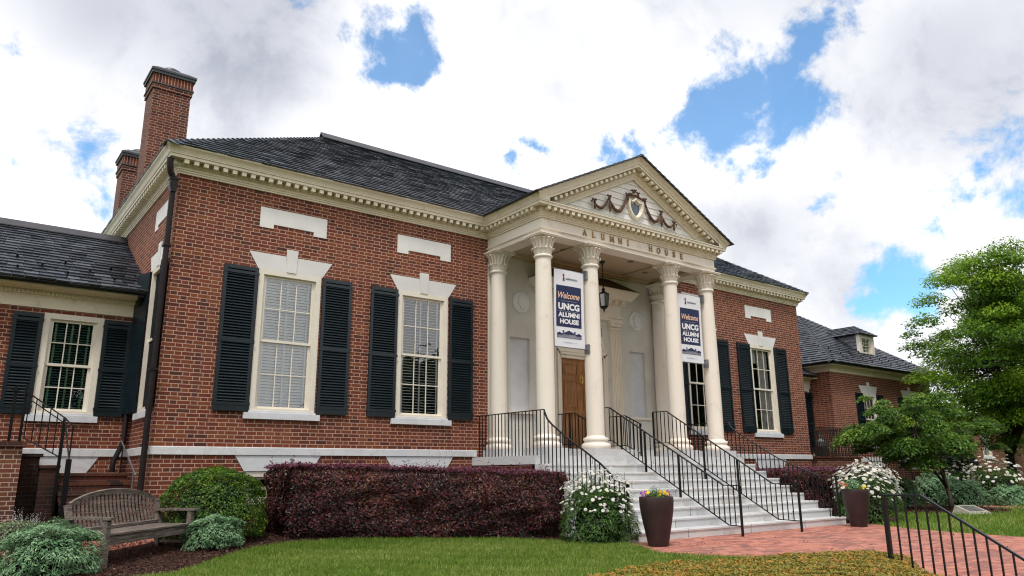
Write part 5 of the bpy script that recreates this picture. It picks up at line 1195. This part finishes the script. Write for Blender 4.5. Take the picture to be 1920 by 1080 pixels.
k = MB(); k.bar([(.03, by(.42), .42), (BLn - .03, by(.42), .42)], .034, .055, (0, 1, .26)); k.build('lower_rail', 'weathered_wood', BN)
k = MB(); ns = 21
for i in range(ns):
    x = .07 + (BLn - .14) * (i + .5) / ns; t = (x - .033) / (BLn - .066); zt_ = .735 + .140 * (1 - (2 * t - 1) ** 2) ** .85 - .015
    k.bar([(x, by(.44), .44), (x, by((.44 + zt_) / 2) + .012, (.44 + zt_) / 2), (x, by(zt_), zt_)], .031, .012, (1, 0, 0))
k.build('back_slats', 'weathered_wood', BN)
for x in (0, BLn): k = MB(); k.box(x - .02, x + .02, .035, .48, .13, .165); k.build('stretcher', 'weathered_wood', BN)
BN.location = (-.93, -2.58, -1.55); BN.rotation_euler = (0, math.radians(-1.2), math.radians(40))

# ------------------------------------------------------------------ shrubs and flowers
def inpoly(x, y, poly):
    r = np.zeros(len(x), bool); j = len(poly) - 1
    for i in range(len(poly)):
        xi, yi = poly[i]; xj, yj = poly[j]; c = ((yi > y) != (yj > y)) & (x < (xj - xi) * (y - yi) / (yj - yi + 1e-12) + xi); r ^= c; j = i
    return r
def hedge(label, f0, f1, b0, b1, zt0, zt1, n_front, n_top, size=.036):
    T = thing('hedge', label, 'hedge', ((f0[0] + f1[0]) / 2, (f0[1] + b0[1]) / 2, float(gz_((f0[0] + f1[0]) / 2, (f0[1] + b0[1]) / 2))))
    f0, f1, b0, b1 = map(np.array, (f0, f1, b0, b1))
    def surf(a, b, n, depthdir):
        u, v = RNG.random(n), RNG.random(n) ** .9
        xy = a + (b - a) * u[:, None]; zt = zt0 + (zt1 - zt0) * ((xy[:, 0] - f0[0]) / (f1[0] - f0[0])); zb = gz_(xy[:, 0], xy[:, 1]) + .02
        z = zb + (zt - zb) * v; nv = np.array([b[1] - a[1], -(b[0] - a[0])]); nv = nv / np.linalg.norm(nv)
        P0 = np.column_stack([xy, z]); bulge = vnoise(P0, 2.6, 3) * .10 + vnoise(P0, 9, 4) * .045 - .10 * (1 - np.clip(v / .25, 0, 1)) ** 2 - .15 * np.clip((v - .84) / .16, 0, 1) ** 2 - .22 * np.clip(1 - np.minimum(u, 1 - u) * np.linalg.norm(b - a) / .22, 0, 1) ** 2
        dep = RNG.exponential(.03, n); P = np.column_stack([xy + nv * (bulge - dep)[:, None], z])
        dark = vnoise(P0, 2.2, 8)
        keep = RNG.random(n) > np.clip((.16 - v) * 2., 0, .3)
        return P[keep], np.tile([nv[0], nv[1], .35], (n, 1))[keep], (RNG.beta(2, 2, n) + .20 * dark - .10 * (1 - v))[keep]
    A = [surf(f0, f1, n_front, 0), surf(f1, b1, n_front // 5, 0), surf(b0, f0, n_front // 5, 0)]
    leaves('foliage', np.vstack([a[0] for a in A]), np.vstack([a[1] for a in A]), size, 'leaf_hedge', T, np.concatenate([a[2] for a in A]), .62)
    u, v = RNG.random(n_top), RNG.random(n_top); xy = (f0 + (f1 - f0) * u[:, None]) * (1 - v[:, None]) + (b0 + (b1 - b0) * u[:, None]) * v[:, None]
    zt = zt0 + (zt1 - zt0) * u; P0 = np.column_stack([xy, zt]); z = zt + vnoise(P0, 4, 5) * .04 - .02 + np.abs(RNG.normal(0, .028, n_top)) * (1 + (vnoise(P0, 22, 9) > .55) * 1.6)
    leaves('top_growth', np.column_stack([xy, z]), np.tile([0, -.2, 1.], (n_top, 1)), size, 'leaf_hedge_top', T, None, .55)
    k = MB(); ins = .36; c = (f0 + f1 + b0 + b1) / 4
    Q = [tuple(p + (c - p) / np.linalg.norm(c - p) * ins) for p in (f0, f1, b1, b0)]; zb = [float(gz_(*q)) - .05 for q in Q]; zz = [zt0 - .14, zt1 - .14, zt1 - .14, zt0 - .14]
    k.add([(*q, b) for q, b in zip(Q, zb)] + [(*q, t) for q, t in zip(Q, zz)], [(0, 3, 2, 1), (4, 5, 6, 7), (0, 1, 5, 4), (1, 2, 6, 5), (2, 3, 7, 6), (3, 0, 4, 7)]); k.build('light_block_core', 'bark_dark', T)  # solid dark core added inside the hedge to block light
    return T
hedge('clipped purple-leaved hedge running under the two big shuttered windows', (1.75, -1.35), (6.30, -3.02), (1.75, -.25), (6.19, -.45), -.33, -.46, 36000, 20000, .042)
hedge('purple-leaved hedge beyond the marble steps behind the second urn', (12.95, -2.95), (19.2, -2.2), (12.95, -.6), (19.2, -.3), -.47, -.42, 24000, 12000, .05)
def mound(name, label, cat, x, y, rx, ry, h, n, size, mat, group=None, z=None, asp=.5, inner=True, top=None, bump_=.10, up=.5):
    z = float(gz_(x, y)) if z is None else z; T = thing(name, label, cat, (x, y, z), 0, group)
    d = unit(RNG.normal(0, 1, (n, 3))); d[:, 2] = np.where(d[:, 2] < -.5, -d[:, 2], d[:, 2]); hz = np.sqrt(1 - d[:, 2] ** 2); full = np.where(d[:, 2] < 0, hz ** -.75, hz ** -.12)
    r = 1 + vnoise(d * 2, 2.2, 11) * bump_ + vnoise(d * 2, 6, 12) * bump_ * .5 - RNG.exponential(.05, n)
    P = np.stack([x + d[:, 0] * rx * r * full, y + d[:, 1] * ry * r * full, z + h * .36 + d[:, 2] * h * .64 * r], 1); P[:, 2] = np.maximum(P[:, 2], z + .01)
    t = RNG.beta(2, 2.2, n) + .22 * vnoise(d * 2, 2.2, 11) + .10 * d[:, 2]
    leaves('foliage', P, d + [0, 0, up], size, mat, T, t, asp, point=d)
    if inner:
        k = MB(); k.lathe([(.02, z), (.45, z), (.66, z + h * .3), (.55, z + h * .62), (.3, z + h * .76), (.0, z + h * .80)], 0, 0, 16); k.v = [(x + v[0] * rx, y + v[1] * ry, v[2]) for v in k.v]; k.build('light_block_core', 'bark_dark', T)  # dark solid added inside the mound to block light
    return T
mound('boxwood_bush', 'rounded bright green clipped bush between the bench and the purple hedge', 'bush', .78, -.92, .80, .72, 1.09, 28000, .034, 'leaf_boxwood', asp=.6, bump_=.09)
mound('artemisia', 'feathery grey-green plant in front of the bench leg at the picture corner', 'plant', -1.55, -2.82, .53, .48, .58, 12000, .045, 'leaf_artemisia', asp=.3, bump_=.24, up=1.0)
mound('artemisia', 'small feathery grey-green plant behind the bench arm under the clipped bush', 'plant', .62, -1.62, .40, .34, .48, 8000, .042, 'leaf_artemisia', asp=.3, bump_=.24, up=1.0)
def spikes(T, x, y, z, r, h, n, mat):
    P, Nn, Sz = [], [], []
    for i in range(n):
        a, q = random.random() * 6.283, math.sqrt(random.random()) * r; bx_, by_ = x + q * math.cos(a), y + q * math.sin(a); hh = h * random.uniform(.6, 1.1) * (1 - .3 * q / r)
        for j in range(9): t = j / 8; P.append((bx_ + random.gauss(0, .006), by_ + random.gauss(0, .006), z + hh * (.62 + .38 * t))); Nn.append((random.gauss(0, 1), random.gauss(0, 1), .3)); Sz.append(.022 * (1.1 - .7 * t))
    return leaves('flower_spikes', np.array(P), np.array(Nn), np.array(Sz), mat, T, aspect=.8)
SPK = mound('spiky_white_flowers', 'clump of pale flower spikes beside the brick pier behind the bench', 'plant', -1.70, -.55, .50, .42, .34, 5000, .05, 'leaf_spike', asp=.25, up=1.)
spikes(SPK, -1.70, -.55, -1.40, .52, .52, 130, 'spike_white')
def daisies(label, x, y, rx, ry, h, nf, nl, r=.036, z=-1.565, top_frac=.45, size=.05):
    T = mound('daisy_bush', label, 'flowers', x, y, rx, ry, h * .86, nl, size, 'leaf_daisy', None, z, .32, True, bump_=.16, up=.9)
    P, Nn = [], []; k = MB()
    while len(P) < nf:
        d = Vector((random.gauss(0, 1), random.gauss(0, 1), abs(random.gauss(0, 1)))).normalized()
        if d.z < random.uniform(.05, .75) * (1 if random.random() < top_frac * 2 else .3): continue
        rr = random.uniform(.92, 1.14) + (random.uniform(0, .22) if d.z > .5 else 0); p = Vector((x + d.x * rx * rr, y + d.y * ry * rr, z + h * .36 + d.z * h * .64 * rr)); P.append(tuple(p)); Nn.append((d.x * .7 + random.gauss(0, .25), d.y * .7 + random.gauss(0, .25), .55 + d.z * .5 + random.gauss(0, .2)))
        if random.random() < .5: b = Vector((x + d.x * rx * .6, y + d.y * ry * .6, z + h * .36 + d.z * h * .4)); k.tube([b, b.lerp(p, .6) + Vector((0, 0, .01)), p], .003, 3, cap=False)
    flower_heads('flower_heads', P, Nn, r, 'petal_white', T, npet=10); k.build('stems', 'leaf_daisy', T, recalc=False)
    return T
daisies('tall white daisies between the purple hedge and the nearer brown urn', 5.93, -4.05, .62, .58, 1.03, 400, 13000, .030)
daisies('mass of white daisies behind the farther brown urn', 13.75, -4.35, .92, .60, 1.12, 480, 8000, .046)
daisies('white daisies in front of the round dark bush', 26.4, -.9, .85, .6, 1.25, 90, 3500, .06, size=.08)
daisies('white daisies at the edge of view past the slender tree', 24.9, -2.75, .95, .8, 1.35, 140, 3500, .06, size=.08)
for (x, y, rx, h, lb) in ((18.1, -1.9, .75, .85, 'sage-green feathery plant just left of the slender tree stem'), (20.4, -1.6, .8, .9, 'sage-green feathery plant directly behind the slender tree stem'), (21.9, -2.9, .78, .80, 'sage-green feathery plant right of the slender tree near the stone marker'), (23.7, -1.4, .8, .95, 'sage-green feathery plant beneath the first far daisies'), (24.0, -3.4, .6, .6, 'sage-green feathery plant beneath the daisies at the picture edge'), (16.4, -2.3, .7, .7, 'sage-green feathery plant beside the daisies behind the urn')):
    mound('artemisia', lb, 'plant', x, y, rx, rx * .85, h, 4500, .085, 'leaf_artemisia', 'sage-green plants along the far bed', -1.565, .35, bump_=.22)
mound('round_bush', 'very dark rounded evergreen bush behind the daisies near the far building', 'bush', 31.2, 1.2, 1.25, 1.1, 1.95, 9000, .10, 'leaf_dark', z=-1.57)
mound('yellow_green_shrub', 'light yellow-green shrub behind the purple hedge by the stoop', 'bush', 19.3, -.9, .6, .5, 1.25, 4000, .06, 'leaf_boxwood', z=-1.57)
# low orange-tipped ground cover
COV = [(2.0, -7.75), (2.9, -7.42), (3.8, -7.40), (4.8, -7.62), (5.5, -7.88), (6.1, -8.15), (6.45, -8.55), (6.15, -9.0), (5.3, -9.35), (4.8, -9.9), (4.2, -11), (1, -10.5), (1.0, -8.6)]
x = RNG.uniform(.8, 6.6, 120000); y = RNG.uniform(-11, -7.3, 120000); m_ = inpoly(x, y, COV); x, y = x[m_], y[m_]
edge = np.full(len(x), 9.); 
for i in range(len(COV)):
    a, b = np.array(COV[i]), np.array(COV[(i + 1) % len(COV)]); ab = b - a; t = np.clip(((x - a[0]) * ab[0] + (y - a[1]) * ab[1]) / (ab @ ab), 0, 1); edge = np.minimum(edge, np.hypot(x - a[0] - t * ab[0], y - a[1] - t * ab[1]))
hh = .19 * S(edge / .22 + .15); P0 = np.column_stack([x, y, np.zeros(len(x))]); z = -1.57 + hh * (1 + .18 * vnoise(P0, 6, 2)) - RNG.exponential(.02, len(x)) + (RNG.random(len(x)) > .97) * RNG.uniform(0, .05, len(x))
T_ = RNG.beta(2, 2, len(x)) + .18 * vnoise(P0, 5, 6)
o = leaves('ground_cover', np.column_stack([x, y, z]), np.tile([0, -.2, 1.], (len(x), 1)), .034, 'leaf_cover', None, T_, .5); tag(o, kind='stuff')
o['label'] = 'low green and orange ground cover in front of the plaza'; o['category'] = 'ground cover'
# lawn
def blades(name, x, y, hgt, wid, mat):
    n = len(x); z = gz_(x, y) + .0; h = hgt * RNG.uniform(.5, 1.25, n); th = RNG.uniform(0, 6.283, n); ln = RNG.normal(0, .45, (n, 2)) * h[:, None]
    dx, dy = np.cos(th) * wid * .5, np.sin(th) * wid * .5
    V = np.stack([np.column_stack([x - dx, y - dy, z]), np.column_stack([x + dx, y + dy, z]), np.column_stack([x + ln[:, 0] + dx * .25, y + ln[:, 1] + dy * .25, z + h]), np.column_stack([x + ln[:, 0] - dx * .25, y + ln[:, 1] - dy * .25, z + h])], 1).reshape(-1, 3)
    P0 = np.column_stack([x, y, np.zeros(n)]); T = RNG.beta(2, 2.3, n) + .22 * vnoise(P0, 1.3, 21) + .14 * vnoise(P0, 5, 22)
    return rawmesh(name, V, np.arange(4 * n).reshape(n, 4), np.clip(T, 0, 1), mat)
x = RNG.uniform(-2.2, 6.4, 330000); y = RNG.uniform(-8.4, -1.5, 330000); keep = (~inpoly(x, y, MULCH)) & (~inpoly(x, y, PLAZA)) & (y < -1.6) & (x > -.9) & (y > -7.9 + .1 * x)
tag(blades('lawn_grass', x[keep], y[keep], .062, .009, 'grass_blade'), 'short green lawn in front of the purple hedge', 'grass', kind='stuff')
x = RNG.uniform(11.5, 36, 110000); y = RNG.uniform(-14, 3.4, 110000); BED = [(12.9, -2.9), (13.2, -4.7), (15, -4.6), (16.5, -3.2), (24, -3.1), (28, -1), (28, .95), (13, .95)]; SPTH = [(40, 4.2), (26, -.6), (21.5, -3.2), (22.6, -4.2), (27, -1.9), (40, 2.0)]
keep = (~inpoly(x, y, PLAZA)) & (~inpoly(x, y, BED)) & (~inpoly(x, y, SPTH)) & (np.hypot((x - 19.7) / 1.9, (y + 3.6) / 1.2) > 1) & (x + y > 3.2)
tag(blades('lawn_grass', x[keep], y[keep], .075, .014, 'grass_blade'), 'lawn around the slender tree beyond the brick plaza', 'grass', kind='stuff')
x = RNG.uniform(-2.5, 6.3, 60000); y = RNG.uniform(-4.2, -.8, 60000); keep = inpoly(x, y, MULCH); x, y = x[keep], y[keep]; n = len(x)
o = leaves('mulch_chips', np.column_stack([x, y, gz_(x, y) + .014 + RNG.exponential(.010, n)]), np.tile([0, 0, 1.5], (n, 1)), .038, 'mulch_chip', None, None, .3); tag(o, 'brown bark mulch around the bench and hedge', 'mulch', kind='stuff')
x = RNG.uniform(16, 24, 9000); y = RNG.uniform(-5, -2.5, 9000); keep = np.hypot((x - 19.7) / 1.85, (y + 3.6) / 1.15) < 1; x, y = x[keep], y[keep]; n = len(x)
o = leaves('mulch_chips', np.column_stack([x, y, np.full(n, -1.548) + RNG.exponential(.012, n)]), np.tile([0, 0, 1.5], (n, 1)), .06, 'mulch_chip', None, None, .35); tag(o, 'ring of bark mulch under the slender tree', 'mulch', kind='stuff')
PQ = thing('stone_marker', 'small tilted stone marker plaque at the foot of the slender tree', 'marker', (18.3, -4.5, -1.56), math.radians(-20))
k = MB(); k.add([(18.0, -4.75, -1.56), (18.75, -4.75, -1.56), (18.75, -4.25, -1.56), (18.0, -4.25, -1.56), (18.05, -4.72, -1.50), (18.70, -4.72, -1.50), (18.68, -4.30, -1.36), (18.07, -4.30, -1.36)], [(4, 5, 6, 7), (0, 1, 5, 4), (1, 2, 6, 5), (2, 3, 7, 6), (3, 0, 4, 7)]); k.build('marker_block', 'stone_plaque', PQ)
k = MB(); k.quad((18.13, -4.68, -1.483), (18.62, -4.68, -1.483), (18.60, -4.35, -1.373), (18.15, -4.35, -1.373)); k.build('marker_plate', 'lead', PQ)

# ------------------------------------------------------------------ trees
def at(px, py, D):
    d = _f + _r * ((px - 960) / FPX) - _u * ((py - 540) / FPX); return Vector((CX, CY, CZ)) + d * D
RT = Vector((math.cos(YAW), -math.sin(YAW), 0)); FW = Vector((math.sin(YAW), math.cos(YAW), 0))
def tree(name, label, base, trunk_h, cen, rad, nclump, per, lsize, mat, bark, flat=.35, clr=.8, droop=.3, tr=.12, seed=1, forks=3, asp=.5, shell=.55, extra=()):
    T = thing(name, label, 'tree', base); R = random.Random(seed); base, cen, rad = Vector(base), Vector(cen), Vector(rad)
    cl = []
    while len(cl) < nclump:
        d = Vector((R.gauss(0, 1), R.gauss(0, 1), R.gauss(0, 1))).normalized() * (R.uniform(shell, 1.0) if R.random() < .8 else R.uniform(.2, .7))
        p = cen + Vector((d.x * rad.x, d.y * rad.y, d.z * rad.z))
        if p.z > base.z + .5 * trunk_h: cl.append((p, clr * R.uniform(.65, 1.25)))
    cl += [(Vector(p), r) for p, r in extra]
    P, Nn, Tt, D = [], [], [], []
    for i, (p, r) in enumerate(cl):
        n = int(per * (r / clr) ** 2); q = RNG.normal(0, 1, (n, 3)); q = unit(q) * (RNG.random((n, 1)) ** .45)
        out = np.array(p - cen); out[2] *= .3; out = out / (np.linalg.norm(out) + 1e-6)
        s = q * [r, r, r * flat]; s += out * (np.abs(q[:, :1]) * r * .35); s[:, 2] -= droop * ((s[:, 0] ** 2 + s[:, 1] ** 2) / (r * r)) * r * .45
        s += vnoise(s * 4 + i, 2.5 / r, i)[:, None] * [0, 0, r * .10]
        P.append(np.array(p) + s); Nn.append(q * [.5, .5, 1] + [0, 0, .7]); D.append(out + q * .4)
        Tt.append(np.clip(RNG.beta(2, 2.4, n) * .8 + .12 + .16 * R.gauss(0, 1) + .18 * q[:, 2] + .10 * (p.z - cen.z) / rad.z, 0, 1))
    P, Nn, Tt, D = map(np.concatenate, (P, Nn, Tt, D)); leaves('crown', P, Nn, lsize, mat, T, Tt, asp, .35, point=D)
    k = MB(); top = base + Vector((R.uniform(-.1, .1), R.uniform(-.1, .1), trunk_h))
    k.tube([base - Vector((0, 0, .05)), base + Vector((.02, 0, trunk_h * .3)), base.lerp(top, .7) + Vector((.03, .02, 0)), top], [tr * 1.35, tr * 1.05, tr * .9, tr * .8], 10)
    hubs = []
    for i in range(forks):
        a = 2 * math.pi * i / forks + R.random(); tgt = cen + Vector((math.cos(a) * rad.x * .45, math.sin(a) * rad.y * .45, R.uniform(-.3, .3) * rad.z)); s0_ = base.lerp(top, R.uniform(.55, 1))
        m1 = s0_.lerp(tgt, .5) + Vector((R.gauss(0, .1), R.gauss(0, .1), .1)); k.tube([s0_, m1, tgt], [tr * .7, tr * .5, tr * .3], 7); hubs += [(m1, tr * .35), (tgt, tr * .25)]
    hubs.append((top, tr * .5))
    for p, r in cl:
        h, hr = min(hubs, key=lambda q: (q[0] - p).length); m1 = h.lerp(p, .55) + Vector((R.gauss(0, .08), R.gauss(0, .08), -.03)) * rad.x * .4
        k.tube([h, m1, p], [hr * .7, hr * .4, hr * .12], 5, cap=False)
    k.build('trunk', bark, T, smooth='all', recalc=False)
    return T
b = at(1785, 958, 21.0); b.z = -1.57; c = b + RT * -.75; c.z = .62
ext = [(at(1600, 812, 20.5), .38), (at(1640, 800, 20.3), .45), (at(1668, 778, 20.6), .42), (at(1720, 745, 21), .45), (at(1760, 740, 21), .4), (at(1845, 790, 21.2), .45), (at(1870, 835, 21), .3), (at(1740, 860, 20.2), .5), (at(1790, 840, 20.2), .5), (at(1655, 752, 20.8), .25), (at(1620, 745, 20.8), .2)]
tree('dogwood_tree', 'slender spreading garden tree with layered leaves growing from the mulch ring', tuple(b), 1.0, tuple(c), (1.95, 1.7, .95), 44, 760, .095, 'leaf_dogwood', 'bark', flat=.30, clr=.52, droop=.9, tr=.06, seed=5, forks=4, asp=.5, extra=ext)
b = at(1897, 880, 27); b.z = -1.57; c = at(1925, 640, 27.5)
ext = [(at(1735, 600, 26.5), .7), (at(1715, 645, 26.5), .55), (at(1740, 700, 26.5), .8), (at(1745, 560, 27), .7), (at(1770, 520, 27), .8), (at(1820, 490, 27), .9), (at(1860, 475, 27), .7), (at(1760, 650, 26.5), .9), (at(1730, 750, 26.3), .8), (at(1765, 780, 26.3), .8), (at(1710, 625, 26.6), .4), (at(1905, 490, 27), .9), (at(1790, 720, 26.5), 1.2), (at(1760, 765, 26.0), 1.0), (at(1830, 790, 26.2), 1.1), (at(1850, 740, 26.5), 1.), (at(1900, 760, 26.5), 1.), (at(1800, 800, 26.8), .8), (at(1870, 820, 26.5), .8), (at(1910, 700, 26.5), 1.)]
tree('elm_tree', 'large leafy green tree rising above the far pavilion roof', tuple(b), 2.6, tuple(c), (3.5, 3.4, 3.6), 150, 900, .115, 'leaf_elm', 'bark_dark', flat=.40, clr=.88, droop=.5, tr=.15, seed=9, forks=5, asp=.45, extra=ext)
b = at(2010, 890, 34); b.z = -1.57; c = at(1995, 640, 34)
tree('elm_tree', 'second leafy tree at the picture edge behind the large one', tuple(b), 2.4, tuple(c), (3.6, 3.6, 4.0), 70, 620, .16, 'leaf_elm', 'bark_dark', flat=.45, clr=1.1, droop=.4, tr=.16, seed=13, forks=4, asp=.5)
b = at(1850, 890, 46); b.z = -1.57
tree('shade_tree', 'distant dark tree seen between the pavilion and the large tree', tuple(b), 2.2, tuple(b + Vector((0, 0, 4.2))), (3.5, 3.5, 2.6), 40, 380, .18, 'leaf_elm', 'bark_dark', flat=.5, clr=1.3, droop=.3, tr=.18, seed=17, forks=4)

# trees across the street, behind the viewpoint: they darken what the windows mirror
n = 45000; u = RNG.uniform(-70, 140, n); hgt = np.interp(u, [12, 14, 26, 28, 40, 44], [15, 4, 4, 11.5, 11.5, 19]) + np.interp(u, [12, 14, 38, 42], [3.5, .6, .6, 3]) * np.sin(u * .13) + .8 * np.sin(u * .37 + 1); z = -1.5 + RNG.random(n) ** .8 * hgt
P = np.column_stack([u, -48 + RNG.normal(0, 2.2, n) + .15 * u, z])
o = leaves('treeline', P, RNG.normal(0, 1, (n, 3)), 1.5, 'leaf_dark', None, None, .8); tag(o, 'dark line of trees across the street', 'trees', kind='stuff')

x = np.concatenate([RNG.uniform(5.2, 13, 260), RNG.uniform(0, 6, 90), RNG.normal(6.6, .5, 60), RNG.normal(12.6, .6, 60)]); y = np.concatenate([RNG.uniform(-8.5, -4.6, 260), RNG.uniform(-7, -2.6, 90), RNG.normal(-4.9, .25, 60), RNG.normal(-4.95, .2, 60)]); n = len(x)
o = leaves('fallen_leaves', np.column_stack([x, y, np.maximum(gz_(x, y), -1.57) + np.where(x < 5.6, .05, .018)]), np.tile([0, 0, 2.], (n, 1)), .035, 'mulch_chip', None, None, .55); tag(o, 'dry leaf scraps scattered over the brick plaza and lawn', 'debris', kind='stuff')
